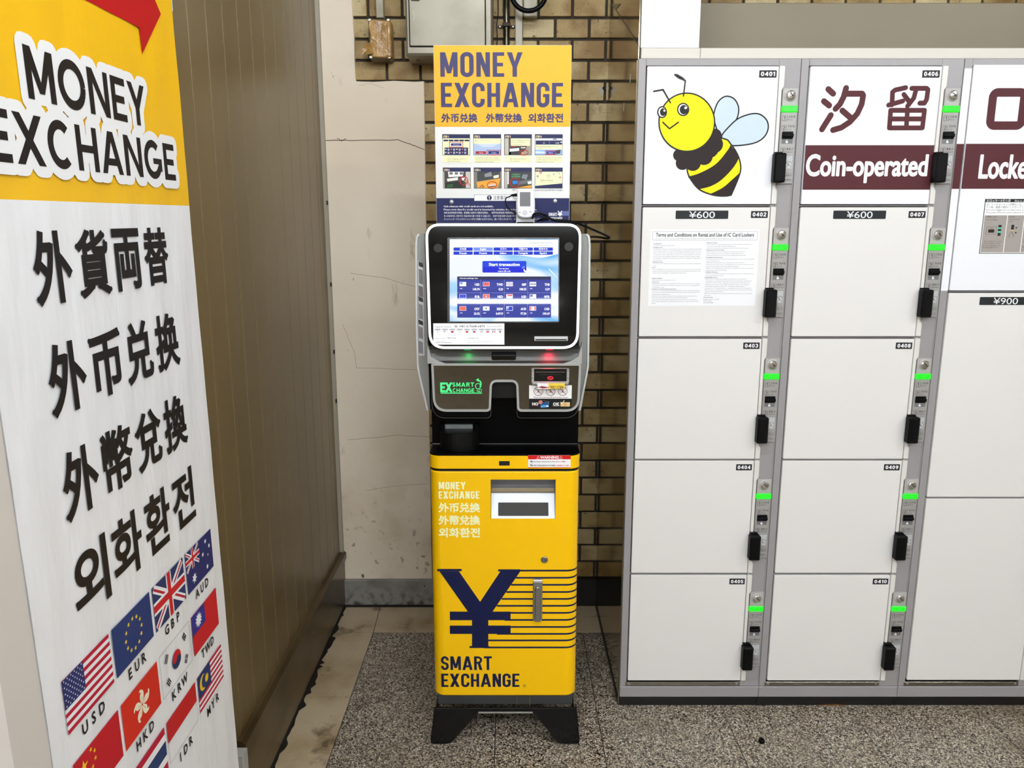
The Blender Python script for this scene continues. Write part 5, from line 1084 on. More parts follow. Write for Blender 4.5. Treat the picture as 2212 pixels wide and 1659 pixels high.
# side wings
for sx,nm in ((-1,'left'),(1,'right')):
    pw=VP(1.965); f=(lambda pts:[pw.q(*p) for p in pts]) if sx<0 else (lambda pts:[pw.q(*p) for p in pts])
    if sx<0: P=[(905,505),(917.5,506),(929,887),(922,887),(904,805),(901,785),(899,700),(898,520)]
    else: P=[(1256,505),(1268,505),(1276,520),(1274,700),(1272,785),(1270,805),(1255,887),(1247,887)]
    mb=MB(); mb.plate(pw,rnd(f(P),.004,3),-.20,0,mat('wing_grey',(150,151,147),.35,.2),.001); wg=mb.build('side_wing',K,label='grey curved side wing')
    mb=MB()
    path=[(906,506),(901,512),(899.5,530),(900.5,700),(903,790),(906,808),(924,886)] if sx<0 else [(1267,506),(1272,512),(1273.5,530),(1271.5,700),(1270,790),(1267,808),(1252,886)]
    mb.stroke(pw,f(path),.0048,mat('wing_edge',(214,217,214),.3,.1),.004,n0=-.2); mb.build('wing_edge',wg,label='pale rim')
    if sx<0:
        mb=MB(); q=[pw.q(*p) for p in ((903,563),(914,572),(917,768),(905,768))]; mb.poly(pw,q,ink((214,214,214)),.0015)
        for k,(a,b_,m_) in enumerate(((565,575,60),(580,612,150),(616,640,130),(640,650,60),(655,688,160),(690,700,50),(704,730,150),(735,762,150))):
            qq=[pw.q(904,a),pw.q(913.5,a+4),pw.q(914.5,b_+3),pw.q(905,b_)]; mb.poly(pw,qq,ink((m_,m_-6,m_-4)),.0018)
            if m_>100: mb.stroke(pw,[pw.q(907,a+2),pw.q(907.5,b_)],.0012,ink((70,66,68)),.002); mb.stroke(pw,[pw.q(911,a+4),pw.q(911.5,b_)],.0012,ink((84,80,82)),.002)
        mb.build('side_label',wg,label='grey label printed with small text blocks')
# ============================================================ SIGN ON TOP OF THE MACHINE
PS=VP(2.10); u0,v0,u1,v1=PS.R(939.5,97.5,1232.3,480); v0=1.4285
sg=empty('instruction_sign',((u0+u1)/2,2.105,v0),'upright Money Exchange instruction board with eight step pictures, standing on top of the kiosk','sign')
mb=MB(); mb.plate(PS,[(u0,v0),(u1,v0),(u1,v1),(u0,v1)],-.006,0,ink((238,238,234)),.0006)
n=.0004; zy=PS.q(1085,274)[1]; zn=PS.q(1085,428)[1]
mb.rect(PS,(u0+.0008,zy,u1-.0008,v1-.0008),mat('sign_yellow',(246,180,28),.45,spec=.3),n); mb.rect(PS,(u0+.0008,v0+.0008,u1-.0008,zn),ink((28,34,82)),n)
sv=ink((64,60,102))
word(mb,PS,'MONEY',PS.R(951,113,1129,166),sv,n+.0004,s=.17); word(mb,PS,'EXCHANGE',PS.R(952.5,179,1216,231.5),sv,n+.0004,s=.17)
for s_,a,b_ in (('外币兑换',953.5,1031.5),('外幣兌換',1049.5,1127.5),('외화환전',1141,1216.5)): mb.text(PS,s_,PS.R(a,245,b_,265),sv,n+.0004,.0009)
pnl=ink((247,246,244))
nv=ink((34,38,80)); crm=ink((252,248,196)); rdn=ink((176,36,52)); gy=ink((120,116,110)); gyd=ink((58,58,56)); sky=ink((176,196,226)); tgold=ink((252,226,170))
for k in range(8):
    rI,cI=divmod(k,4); x0=[955.5,1022.5,1089,1155.3][cI]+(1.5 if rI and cI==0 else (1 if rI and cI==1 else 0)); x1=x0+60; y0=(290,362)[rI]; y1=y0+45
    px=lambda a,b_,c,d: PS.R(x0+a*60,y0+b_*45,x0+c*60,y0+d*45); pt_=lambda a,b_:PS.q(x0+a*60,y0+b_*45); m=n+.0004
    mb.rect(PS,px(0,0,1,1),gyd,n+.0002); mb.rect(PS,px(.015,.02,.985,.2),nv,m)
    mb.line(PS,'STEP.%d'%(k+1),pt_(.03,0)[0],pt_(0,.165)[1],.0052,tgold,m+.0002,cond=.75,bold=.00025)
    I=lambda a,b_,c,d,mm,e_=0: mb.rect(PS,px(a,b_,c,d),mm,m+e_*.0001)
    I(.015,.2,.985,.98,pnl)
    if k==0:
        I(.015,.2,.985,.98,crm,.5); [I(.04+.19*j,.26,.21+.19*j,.34,nv,1) for j in range(5)]
        mb.stroke(PS,[pt_(.26,.38),pt_(.74,.38),pt_(.74,.62),pt_(.26,.62)],.0016,rdn,m+.0002,closed=True); I(.29,.41,.71,.59,white_ink,1); I(.31,.44,.69,.56,ink((52,44,120)),2); mb.line(PS,'Start transaction',pt_(.5,0)[0],pt_(0,.535)[1],.003,white_ink,m+.0004,just='c',cond=.6)
        I(.08,.64,.93,.98,nv,1)
        for rr_ in range(2):
            for cc in range(4): I(.1+.2*cc,.7+.15*rr_,.15+.2*cc,.75+.15*rr_,ink((214,120,120) if cc%2 else (220,220,224)),3); I(.19+.2*cc,.69+.15*rr_,.26+.2*cc,.79+.15*rr_,ink((170,170,196)),3)
    if k==1:
        I(.015,.2,.985,.46,crm,1); I(.015,.46,.985,.98,sky,1); mb.poly(PS,[pt_(.1,.46),pt_(.9,.46),pt_(.7,.62),pt_(.35,.62)],ink((206,218,238)),m+.00015)
        mb.line(PS,'● Please select the amount',pt_(.06,0)[0],pt_(0,.32)[1],.0018,gyd,m+.0002,u1=pt_(.62,0)[0]); I(.08,.82,.46,.95,rdn,2); mb.line(PS,'Cancel',pt_(.27,0)[0],pt_(0,.92)[1],.0032,white_ink,m+.0003,just='c')
        mb.stroke(PS,[pt_(.50,.77),pt_(.97,.77),pt_(.97,.99),pt_(.50,.99)],.0016,ink((186,30,64)),m+.0004,closed=True); I(.54,.81,.93,.95,ink((38,42,110)),3); mb.line(PS,'Confirm',pt_(.735,0)[0],pt_(0,.92)[1],.0032,white_ink,m+.0005,just='c')
    if k==2:
        I(.015,.2,.985,.98,ink((160,150,136)),1); I(.03,.2,.16,.98,ink((196,190,178)),2); I(.16,.2,.24,.98,ink((96,88,76)),2); mb.poly(PS,[pt_(.24,.2),pt_(.9,.2),pt_(.78,.72),pt_(.6,.98),pt_(.16,.98),pt_(.24,.6)],gyd,m+.0002)
        I(.24,.2,.93,.56,crm,4); [mb.line(PS,s_,pt_(.27,0)[0],pt_(0,y)[1],.0030,gyd,m+.0006,u1=pt_(w_,0)[0]) for s_,y,w_ in (('The exchangeable amount',.32,.91),('is up to 100,000 yen',.42,.75),('per transaction.',.52,.65))]
        mb.poly(PS,[pt_(.2,.70),pt_(.54,.66),pt_(.54,.80),pt_(.2,.84)],pnl,m+.0004); I(.27,.57,.42,.62,rdn,5); I(.6,.62,.77,.68,ink((226,206,190)),5); mb.poly(PS,ell(*pt_(.66,.90),.0032,k=12),ink((214,170,110)),m+.0005); mb.ring(PS,pt_(.71,.88),.0110,.0018,ink((190,34,34)),m+.0006,rv=.0066)
    if k==3:
        I(.015,.2,.985,.3,pnl,1); mb.line(PS,'Continue to insert the banknotes',pt_(.05,0)[0],pt_(0,.25)[1],.0020,gyd,m+.0002,u1=pt_(.55,0)[0]); I(.65,.22,.79,.26,nv,2); I(.03,.3,.98,.5,nv,2); mb.line(PS,'10',pt_(.36,0)[0],pt_(0,.46)[1],.0042,white_ink,m+.0003,just='r'); mb.line(PS,'1,340',pt_(.88,0)[0],pt_(0,.46)[1],.0042,white_ink,m+.0003,just='r')
        mb.stroke(PS,[pt_(.51,.33),pt_(.54,.40),pt_(.51,.47)],.0005,sky,m+.0003); I(.92,.36,.98,.41,white_ink,3); I(.015,.5,.985,.73,crm,1)
        for y,w_ in ((.585,.58),(.62,.85),(.68,.25)): mb.stroke(PS,[pt_(.12,y),pt_(w_,y)],.0007,gy,m+.0002)
        mb.poly(PS,ell(*pt_(.08,.6),.0014,k=10),rdn,m+.0002); I(.015,.74,.985,.98,ink((150,190,236)),1); mb.poly(PS,[pt_(.015,.82),pt_(.5,.86),pt_(.6,.92),pt_(.015,.92)],ink((224,236,250)),m+.0002)
        mb.poly(PS,[pt_(.72,.78),pt_(.93,.74),pt_(.91,.93),pt_(.76,.95)],gyd,m+.0002); mb.stroke(PS,[pt_(.38,.79),pt_(.76,.79),pt_(.76,.97),pt_(.38,.97)],.0016,ink((190,34,50)),m+.0004,closed=True); I(.41,.82,.74,.95,ink((52,48,140)),3); mb.line(PS,'Payment',pt_(.575,0)[0],pt_(0,.92)[1],.0034,white_ink,m+.0005,just='c',cond=.7)
    if k==4:
        I(.015,.2,.985,.98,ink((70,68,64)),1); I(.82,.2,.985,.98,ink((208,198,186)),2); I(.015,.2,.05,.98,ink((200,192,180)),2); mb.poly(PS,[pt_(.18,.2),pt_(.74,.2),pt_(.71,.42),pt_(.2,.46)],pnl,m+.0002); [I(a,.22,a+.12,.34,gy,3) for a in (.23,.42,.60)]
        mb.poly(PS,[pt_(.14,.54),pt_(.54,.46),pt_(.54,.60),pt_(.16,.67)],ink((240,236,226)),m+.0003); mb.poly(PS,[pt_(.08,.72),pt_(.75,.64),pt_(.7,.98),pt_(.08,.98)],ink((38,44,34)),m+.0002); [mb.stroke(PS,[pt_(.15,y),pt_(.35,y-.04)],.0011,ink((70,170,90)),m+.0004) for y in (.86,.94)]
        mb.poly(PS,[pt_(.66,.5),pt_(.8,.48),pt_(.74,.62),pt_(.70,.62)],white_ink,m+.0004); mb.poly(PS,[pt_(.74,.62),pt_(.86,.58),pt_(.985,.82),pt_(.985,.92),pt_(.84,.74)],ink((196,152,124)),m+.0004); mb.ring(PS,pt_(.75,.63),.0108,.0020,ink((200,32,38)),m+.0006,rv=.0106)
    if k==5:
        I(.015,.2,.985,.98,ink((128,122,112)),1); mb.poly(PS,[pt_(.12,.2),pt_(.94,.2),pt_(.94,.5),pt_(.12,.66)],ink((64,66,66)),m+.0002); mb.poly(PS,[pt_(.38,.32),pt_(.62,.2),pt_(.66,.42),pt_(.4,.46)],ink((140,144,146)),m+.0003); mb.poly(PS,[pt_(.70,.4),pt_(.9,.34),pt_(.9,.48),pt_(.72,.52)],ink((244,236,214)),m+.0004)
        mb.poly(PS,[pt_(.1,.7),pt_(.96,.52),pt_(.86,.98),pt_(.14,.98)],ink((244,168,58)),m+.0003); mb.stroke(PS,[pt_(.2,.97),pt_(.30,.84),pt_(.36,.90),pt_(.30,.98)],.0016,gyd,m+.0005); mb.poly(PS,[pt_(.52,.82),pt_(.80,.76),pt_(.78,.88),pt_(.56,.92)],ink((236,200,190)),m+.0005); mb.poly(PS,[pt_(.54,.91),pt_(.78,.87),pt_(.78,.91),pt_(.56,.95)],black_ink,m+.0006); mb.ring(PS,pt_(.66,.84),.0126,.0018,ink((176,40,28)),m+.0007,rv=.0092)
    if k==6:
        I(.015,.2,.985,.98,ink((60,62,60)),1); I(.015,.2,.12,.98,ink((190,184,172)),2); I(.12,.2,.17,.8,ink((230,230,228)),2); mb.poly(PS,[pt_(.62,.5),pt_(.68,.32),pt_(.86,.34),pt_(.80,.58)],ink((128,136,142)),m+.0003); mb.poly(PS,[pt_(.5,.66),pt_(.985,.56),pt_(.985,.72),pt_(.5,.84)],ink((104,108,112)),m+.0003)
        mb.line(PS,'CURRENCY',pt_(.27,0)[0],pt_(0,.37)[1],.0036,ink((120,220,150)),m+.0004,u1=pt_(.59,0)[0]); mb.line(PS,'EXCHANGE',pt_(.27,0)[0],pt_(0,.47)[1],.0036,ink((120,220,150)),m+.0004,u1=pt_(.58,0)[0]); mb.poly(PS,[pt_(.84,.68),pt_(.985,.64),pt_(.985,.78),pt_(.86,.80)],ink((240,240,236)),m+.0004)
        mb.poly(PS,[pt_(.44,.97),pt_(.985,.84),pt_(.985,.98)],ink((244,168,58)),m+.0004); mb.poly(PS,[pt_(.30,.64),pt_(.48,.62),pt_(.48,.78),pt_(.31,.80)],ink((52,130,216)),m+.0005); mb.ring(PS,pt_(.39,.73),.0122,.0018,ink((196,32,36)),m+.0006,rv=.0116)
    if k==7:
        I(.015,.2,.985,.98,crm,1); mb.poly(PS,[pt_(.015,.88),pt_(.985,.76),pt_(.985,.98),pt_(.015,.98)],nv,m+.0002)
        for a,b_,r_,c_ in ((.21,.24,.0032,(176,36,70)),(.10,.42,.0026,(50,50,90)),(.68,.32,.0026,(90,160,190)),(.91,.47,.0028,(206,90,70)),(.82,.24,.0014,(120,110,90)),(.88,.28,.0016,(110,110,80))): mb.poly(PS,ell(*pt_(a,b_),r_,k=14),ink(c_),m+.0002); mb.poly(PS,ell(*pt_(a,b_),r_*.45,k=10),white_ink,m+.0003)
        mb.ring(PS,pt_(.49,.43),.0036,.0007,gyd,m+.0002); [mb.stroke(PS,[pt_(.49+.05*math.cos(t)*1.3,.43-.08*math.sin(t)*1.3),pt_(.49+.05*math.cos(t)*1.8,.43-.08*math.sin(t)*1.8)],.0006,gyd,m+.0002) for t in (.3,.9,1.57,2.2,2.8)]
        mb.line(PS,'Thank you very much.',pt_(.2,0)[0],pt_(0,.635)[1],.0028,gyd,m+.0002,u1=pt_(.66,0)[0],bold=.0001); mb.line(PS,'Please take care to forget the notes, bags,',pt_(.2,0)[0],pt_(0,.71)[1],.0022,gyd,m+.0002,u1=pt_(.82,0)[0])
caps_=[(0,'Select a language and press|‘Start transaction’.',.17,.86),(1,'The payment amount will be rounded|down to the nearest ten yen, and any|remainder will not be paid.',.05,.95),(2,'Bills cannot be returned|once deposited.',.2,.78),(3,'Foreign currency (Amount deposited)|and JPY (Amount to be paid) are|displayed on the screen.',.06,.95)]
for k,s_,a,b_ in caps_:
    x0=[956,1024,1090,1156][k]; mb.rect(PS,PS.R(x0,336,x0+59,351),crm,n+.0002); L_=s_.split('|')
    for i,t_ in enumerate(L_):
        y=(341.0+4.3*i) if len(L_)==3 else 343.3+4.8*i
        mb.line(PS,t_,PS.q(x0+a*59,y)[0],PS.q(x0,y+1)[1],.0028,ink((84,80,60)),n+.0006,u1=PS.q(x0+a*59+(b_-a)*59*len(t_)/max(len(q) for q in L_),y)[0])
mb.line(PS,'※Do not forget to take your money and the receipt.',PS.q(1107,411)[0],PS.q(1160,412.3)[1],.0050,ink((90,88,92)),n+.0006,u1=PS.q(1215.5,411)[0])
r=PS.R(1024,420.5,1146,434.5); mb.rect(PS,r,ink((48,50,84)),n+.0003); mb.rect(PS,(r[0]+.0008,r[1]+.0008,r[2]-.0008,r[3]-.0008),white_ink,n+.0005)
c=PS.q(1057,427.3); mb.poly(PS,ell(c[0],c[1],.0066),ink((36,40,70)),n+.0007); mb.text(PS,'!',(c[0]-.0009,c[1]-.0046,c[0]+.0009,c[1]+.0046),white_ink,n+.0009,.0003); mb.text(PS,'注意事項',PS.R(1065.5,423,1095,432),ink((70,68,80)),n+.0007,.0002); mb.line(PS,'／ Notes',PS.q(1097,427)[0],PS.q(1097,431.5)[1],.0085,ink((60,60,80)),n+.0007)
for s_,x0,x1,y in (('Cash advances with credit cards are not available.',958,1066,447.4),('Please note that if a credit card is inserted by mistake, it may become stuck inside.',958.5,1160,454.3),('本机不支持信用卡取现。若误插入信用卡,可能无法取出。　本機不支援信用卡預借現金。若誤插入信用卡,可能無法取出。',959,1166,461.3),('본 ATM에서는 신용카드 현금서비스를 이용할 수 없습니다.　신용카드를 잘못 삽입할 경우, 카드를 꺼낼 수 없게',959,1150,468.4),('クレジットカードによるキャッシングはご利用いただけません。誤って挿入されますと、カードが取り出せなくなることが',959,1166,475.2)):
    mb.line(PS,s_,PS.q(x0,y)[0],PS.q(x0,y)[1],.0042 if y<455 else .0040,ink((236,236,242)),n+.0006,u1=PS.q(x1,y)[0],bold=.0002)
word(mb,PS,'SMART',PS.R(1185,459.5,1203.8,466.5),white_ink,n+.0004); word(mb,PS,'EXCHANGE',PS.R(1186,469,1215,475.5),white_ink,n+.0004); mb.rect(PS,PS.R(1212,456,1230.5,466),ink((100,110,160)),n+.0003); mb.text(PS,'¥',PS.R(1205,456,1214,467),white_ink,n+.0006,.0005)
mb.build('sign_board',sg)
for x,y in ((975.5,436),(1199,434)):
    mb=MB(); c=PS.q(x,y); mb.lathe(PS,c,[(.0056,0),(.0054,.002),(.003,.0036),(.0005,.004)],mat('screw_white',(226,228,230),.2,.6),18); mb.lathe(PS,(c[0],c[1]),[(.0012,.0041),(.0012,.0042)],dark_gap,6); mb.build('screw',sg)
# ============================================================ POCKET DEVICE AND CABLE ON THE MACHINE
PD=VP(2.045); top=KS.p(0,.31,-.02).z
dv=empty('handheld_router',(PD.q(1136,470)[0],2.05,top),'small white handheld device with a grey screen on top of the kiosk','device')
mb=MB(); o_=rnd([PD.q(*p) for p in ((1117.5,408),(1153,407.5),(1156,440),(1154,468),(1143,471.5),(1128,471.5),(1117.5,466),(1115.5,440))],[.006,.006,.012,.008,.01,.01,.008,.012],6)
shell=mat('white_plastic',(244,244,246),.28); mb.plate(PD,o_,-.010,0,shell,.003); mb.build('shell',dv)
mb=MB(); r=PD.R(1123,415,1145.8,445.5); mb.plate(PD,rrect(*r,.0006,2),0,.0006,mat('lcd_grey',(118,120,122),.25,spec=.5)); mb.build('screen',dv,label='grey display')
mb=MB(); c=PD.q(1134,459.5); mb.lathe(PD,c,[(.0068,.0),(.0066,.0005),(.0040,.0005),(.0036,.0003),(.0030,.0006)],ink((216,216,218),.3)); mb.build('keypad',dv)
for x,y in ((1122.5,457),(1145.5,455.5)):
    mb=MB(); mb.plate(PD,rrect(PD.q(x-2.5,y)[0],PD.q(x,y+3)[1],PD.q(x+2.5,y)[0],PD.q(x,y+1)[1],.0006,2),0,.0004,ink((186,186,188))); mb.build('button',dv)
mb=MB(); r=PD.R(1115,429,1155,477.5); mb.plate(PD,rrect(r[0],top,r[2],r[3],.002),-.024,-.013,ink((226,228,228),.3),.001); mb.plate(PD,rrect(r[0]+.002,top,r[2]-.002,top+.010,.002),-.012,.0015,black_plastic,.001); mb.build('cradle',dv,label='white and black cradle')
mb=MB(); q=[PD.p(*PD.q(x,y),-.004) for x,y in smooth([(1118,421),(1108,421),(1100,425),(1093,428),(1092,437),(1096,447),(1104,455),(1116,461)],5,False)]
mb.tube(q,.0016,black_plastic,8); mb.tube([PD.p(*PD.q(1117,421),-.004),PD.p(*PD.q(1104,422),-.004)],[.0045,.0028],black_plastic,10); mb.build('charging_lead',dv,label='black lead plugged into its side',smooth_=True)
mb=MB(); P3=[]
for x,y,Y in ((1150,473,2.03),(1153,463,2.03),(1163,460.5,2.03),(1178,465,2.03),(1192,474,2.035),(1215,476,2.04),(1240,480,2.045),(1262,488,2.06),(1290,500,2.07),(1313,510.5,2.075),(1316,514,2.075),(1310,515,2.08),(1292,512,2.10),(1275,512,2.16),(1266,516,2.23)):
    p_=VP(Y); P3.append(p_.p(*p_.q(x,y)))
def sm3(P,n=5):
    out=[];N=len(P)
    for i in range(N-1):
        p0,p1,p2,p3=[P[min(max(i+k,0),N-1)] for k in (-1,0,1,2)]
        for j in range(n):
            t=j/n; out.append(.5*((2*p1)+(p2-p0)*t+(2*p0-5*p1+4*p2-p3)*t*t+(-p0+3*p1-3*p2+p3)*t**3))
    out.append(P[-1]); return out
mb.tube(sm3(P3),.0029,black_plastic,8)
P4=[]
for x,y,Y in ((1160,478,2.02),(1172,473,2.015),(1186,472,2.01),(1200,477,2.01),(1222,480,2.015),(1245,484,2.02)):
    p_=VP(Y); P4.append(p_.p(*p_.q(x,y)))
mb.tube(sm3(P4),.0027,black_plastic,8)
P5=[]
for x,y,Y in ((1152,470,2.025),(1160,465,2.025),(1176,469,2.022),(1190,471,2.02),(1183,475,2.018),(1168,477.5,2.018)):
    p_=VP(Y); P5.append(p_.p(*p_.q(x,y)))
mb.tube(sm3(P5),.0015,black_plastic,8)
mb.build('power_cord',label='looped black cord trailing over the top right corner of the kiosk',cat='cord',org=(.09,2.04,top),smooth_=True)
# ============================================================ BANNER STAND ON THE LEFT
AL=math.radians(1.35); BP=Pl((-.58,.868,-.0137),(0,math.cos(AL),math.sin(AL)),(0,-math.sin(AL),math.cos(AL)),(1,0,0))
BN=empty('banner_stand',(-.60,1.15,0),'tall yellow and white Money Exchange banner with currency flags, standing close to the left wall','banner')
fab=mat('banner_white',(250,250,252),.42,bump=(9,.34,(1,2.2,.7))); faby=mat('banner_yellow',(255,198,0),.45,bump=(9,.22,(1,2.2,.7)))
W_B=.568; ZT=2.02
mb=MB(); vy=1.4487
# cloth with slight waves: a fine grid
def wave(u,v): return .0012*math.sin(u*26+v*7)+.0009*math.sin(u*61-v*13)+.0006*math.sin(v*40+u*9)
def grid(mb,u0,v0,u1,v1,nu,nv,m,back=False):
    vs=[BP.p(u0+(u1-u0)*i/nu,v0+(v1-v0)*j/nv,wave(u0+(u1-u0)*i/nu,v0+(v1-v0)*j/nv)*.35-(.0012 if back else 0)) for j in range(nv+1) for i in range(nu+1)]
    fs=[(j*(nu+1)+i,j*(nu+1)+i+1,(j+1)*(nu+1)+i+1,(j+1)*(nu+1)+i) for j in range(nv) for i in range(nu)]; mb.add(vs,fs,m)
grid(mb,0,.09,W_B,vy,40,90,fab); grid(mb,0,vy,W_B,ZT,40,40,faby); grid(mb,0,.09,W_B,ZT,40,120,fab,True)
bk=ink((24,17,14)); n=.0012
red=ink((190,12,18)); mb.poly(BP,[(.04,1.7165),(.4362,1.7165),(.4384,1.6788),(.5195,1.7561),(.4384,1.8334),(.4362,1.7957),(.04,1.7957)],red,n)
ow=(.0135,white_ink,n+.0001)
word(mb,BP,'MONEY',(.1271,1.5680,.4300,1.6290),bk,n+.0005,s=.195,R=.5,wide=True,gap=.13,outline=ow)
word(mb,BP,'EXCHANGE',(.0400,1.4900,.5187,1.5490),bk,n+.0005,s=.195,R=.5,wide=True,gap=.13,outline=(ow[0],ow[1],ow[2]+.0002))
for s_,v0,v1,a,b_ in (('外貨両替',1.3210,1.4125,.0885,.4690),('外币兑换',1.1785,1.2715,.0890,.4785),('外幣兌換',1.0370,1.1295,.0890,.4790),('외화환전',.8950,.9930,.0840,.4840)):
    w_=(b_-a); 
    for i,c_ in enumerate(s_):
        cw=w_/4; pad=.011; vv=(v0,v1)
        if c_ in '외화환전': vv=(v0+.0,v1)
        mb.text(BP,c_,(a+i*cw+(pad*.35),vv[0],a+(i+1)*cw-(pad*.9),vv[1]),bk,n+.0003,.0026,6,sharp=True)
def F(c,r):
    u0,v0,u1,v1=r; w_=u1-u0; h_=v1-v0; P=lambda a,b_:(u0+a*w_,v1-b_*h_); Rc=lambda a,b_,cc,d,m,k=1: mb.rect(BP,(u0+a*w_,v1-d*h_,u0+cc*w_,v1-b_*h_),m,n+.0002*k+.0003)
    fn=ink((38,44,104)); fw=white_ink; fred=ink((206,30,40)); fcr=ink((190,20,54))
    if c=='USD':
        [Rc(0,i/13,1,(i+1)/13,fcr if i%2==0 else fw) for i in range(13)]; Rc(0,0,.42,7/13,fn,2)
        for i in range(9):
            for j in range(6 if i%2==0 else 5): mb.poly(BP,star(*P(.035+.07*j+(.035 if i%2 else 0),.032+.058*i),.0017),fw,n+.0009)
    if c=='EUR':
        Rc(0,0,1,1,ink((34,54,112))); [mb.poly(BP,star(u0+w_/2+.0245*math.cos(i*math.pi/6),v0+h_/2+.0245*math.sin(i*math.pi/6),.0044),ink((246,214,70)),n+.0008) for i in range(12)]
    if c in('GBP','AUD'):
        k=1 if c=='GBP' else .5
        Rc(0,0,1,1,fn if c=='AUD' else ink((40,50,98)))
        def ln(a,b_,cc,d,wd,m,lv): mb.stroke(BP,[P(a*k,b_*k),P(cc*k,d*k)],wd*k,m,n+.0005+.0001*lv)
        ln(.045,.045,.955,.955,.0135,fw,1); ln(.955,.045,.045,.955,.0135,fw,1); ln(.045,.06,.48,.50,.0042,fcr,2); ln(.955,.94,.52,.50,.0042,fcr,2); ln(.955,.06,.52,.5,.0042,fcr,2); ln(.045,.94,.48,.5,.0042,fcr,2)
        q=lambda a,b_,cc,d,m,lv: mb.rect(BP,(u0+a*k*w_,v1-d*k*h_,u0+cc*k*w_,v1-b_*k*h_),m,n+.0005+.0001*lv)
        q(.42,0,.58,1,fw,3); q(0,.36,1,.64,fw,3.5); q(.45,0,.55,1,fred,4.5); q(0,.42,1,.58,fred,5)
        if c=='AUD':
            mb.poly(BP,star(*P(.25,.76),.0105,7,.5),fw,n+.0009); [mb.poly(BP,star(*P(a,b_),r_,7,.5),fw,n+.0009) for a,b_,r_ in ((.75,.17,.0050),(.88,.37,.0050),(.62,.43,.0050),(.75,.83,.0055),(.81,.56,.003))]
    if c=='TWD': Rc(0,0,1,1,fred); Rc(0,0,.5,.5,ink((52,48,140)),2); mb.poly(BP,star(*P(.25,.25),.0150,12,.6),fw,n+.0009)
    if c=='CNY':
        Rc(0,0,1,1,ink((196,22,36))); yl=ink((250,206,40)); mb.poly(BP,star(*P(.18,.27),.0115),yl,n+.0008); [mb.poly(BP,star(*P(a,b_),.0040),yl,n+.0008) for a,b_ in ((.35,.1),(.42,.2),(.42,.35),(.35,.45))]
    if c=='HKD':
        Rc(0,0,1,1,ink((218,44,26))); pt=ink((250,244,214))
        for i in range(5):
            t=math.radians(90+72*i); a=Vector((math.cos(t),math.sin(t))); b2=Vector((-a.y,a.x)); o2=Vector((u0+w_/2,v0+h_/2)); f=lambda x,y:tuple(o2+a*x+b2*y)
            mb.poly(BP,smooth([f(.0015,0),f(.010,-.0062),f(.020,-.0068),f(.0265,.001),f(.0245,.006),f(.0215,.0015),f(.016,.005),f(.008,.004)],4),pt,n+.0008); mb.stroke(BP,[f(.003,0),f(.014,.0)],.0006,fred,n+.0010)
    if c=='KRW':
        mb.stroke(BP,[P(0,0),P(1,0),P(1,1),P(0,1)],.0006,ink((90,90,92)),n+.0003,closed=True); o2=(u0+w_/2,v0+h_/2); R_=.0165
        A_=-32
        up=[(o2[0]+R_*math.cos(math.radians(t+A_)),o2[1]+R_*math.sin(math.radians(t+A_))) for t in range(0,181,10)]
        mb.poly(BP,ell(*o2,R_,k=36),ink((30,54,96)),n+.0005); mb.poly(BP,up,fred,n+.0007)
        for sg_,m_ in ((-1,fred),(1,ink((30,54,96)))):
            cc=(o2[0]+sg_*R_/2*math.cos(math.radians(A_)),o2[1]+sg_*R_/2*math.sin(math.radians(A_))); mb.poly(BP,ell(*cc,R_/2,k=20),m_,n+.0009)
        for (a,b_,ang,pat) in ((.2,.22,56,(0,0,0)),(.8,.22,-56,(1,0,1)),(.2,.78,-56,(0,1,0)),(.8,.78,56,(1,1,1))):
            cc=Vector(P(a,b_)); t=math.radians(ang); d=Vector((math.cos(t),math.sin(t))); e2=Vector((-d.y,d.x))
            for j,br in enumerate(pat):
                oo=cc+e2*(j-1)*.0036
                for s0,s1 in (((-1,-.08),(.08,1)) if br else ((-1,1),)): mb.stroke(BP,[tuple(oo+d*s0*.0075),tuple(oo+d*s1*.0075)],.0024,black_ink,n+.0006)
    if c=='IDR': Rc(0,0,1,.5,ink((200,30,34))); mb.stroke(BP,[P(0,.5),P(1,.5),P(1,1),P(0,1)],.0006,ink((120,120,122)),n+.0003,closed=True)
    if c=='THB': Rc(0,0,1,1/6,fcr); Rc(0,1/6,1,1/3,fw); Rc(0,1/3,1,2/3,ink((38,60,106))); Rc(0,2/3,1,5/6,fw); Rc(0,5/6,1,1,fcr)
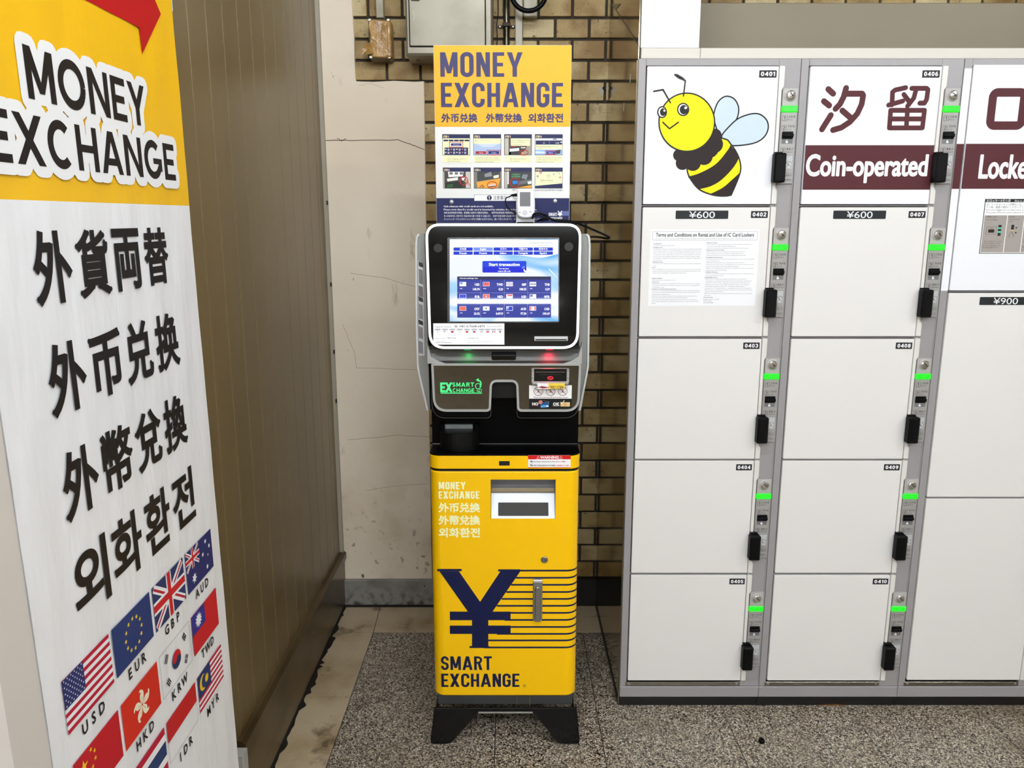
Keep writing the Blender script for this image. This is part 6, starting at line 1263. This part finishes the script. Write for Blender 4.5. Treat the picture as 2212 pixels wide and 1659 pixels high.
    if c=='MYR':
        [Rc(0,i/14,1,(i+1)/14,fcr if i%2==0 else fw) for i in range(14)]; Rc(0,0,.5,8/14,ink((34,54,108)),2); yl=ink((250,206,30)); o2=P(.20,.29)
        mb.poly(BP,ell(*o2,.0155,k=26),yl,n+.0008); mb.poly(BP,ell(o2[0]+.0062,o2[1],.0132,k=26),ink((34,54,108)),n+.0010); mb.poly(BP,star(*P(.33,.29),.0098,14,.6),yl,n+.0012)
cols_=[.0352,.1600,.2855,.4118]; rows_=[(.8460,.7685),(.7230,.6460),(.6010,.5235)]
grid_=[['USD','EUR','GBP','AUD'],['CNY','HKD','KRW','TWD'],[None,'THB','IDR','MYR']]
for (vt,vb),rw in zip(rows_,grid_):
    for u_,c_ in zip(cols_,rw):
        if not c_: continue
        F(c_,(u_,vb,u_+.1165,vt)); 
        for li,lc in enumerate(c_):
            gl=glyphs(lc,2)[0]; wd=(max(a for a,b2 in gl)-min(a for a,b2 in gl))*.0215; uc=u_+.058+(li-1)*.0215
            mb.text(BP,lc,(uc-wd/2,vb-.0240,uc+wd/2,vb-.0075),bk,n+.0003,.0005)
mb.build('banner_sheet',BN,label='printed banner cloth')
mb=MB(); fm=mat('stand_grey',(222,215,207),.4); 
mb.plate(BP,[(-.064,.03),(.004,.03),(.004,ZT),(-.064,ZT)],-.028,-.0016,fm)
mb.build('side_post',BN,label='grey flat side post')
mb=MB(); mb.plate(BP,[(W_B-.0005,1.774),(W_B+.010,1.774),(W_B+.010,1.83),(W_B-.0005,1.83)],-.006,-.002,ink((220,220,216)),.001); mb.plate(BP,[(-.06,ZT-.004),(W_B,ZT-.004),(W_B,ZT+.02),(-.06,ZT+.02)],-.02,.004,fm,.003); mb.build('top_rail',BN)
mb=MB(); mb.box(-.640,.80,0,-.552,1.44,.085,fm,.006); mb.build('stand_base',BN)
mb=MB(); mb.box(-.625,.45,0,-.605,.795,2.3,mat('side_board_white',(236,234,230),.45),.002)
mb.build('partition_board',label='white upright board at the left edge, nearer than the banner',cat='board',org=(-.615,.62,0))
# ------------------------------------------------------------ view
SC.view_settings.view_transform='Standard'; SC.view_settings.look='None'; SC.view_settings.exposure=.03; SC.view_settings.gamma=1; SC.view_settings.use_curve_mapping=False
SC.cycles.max_bounces=6; SC.cycles.diffuse_bounces=3; SC.cycles.glossy_bounces=4; SC.cycles.use_adaptive_sampling=True; SC.cycles.adaptive_threshold=.035
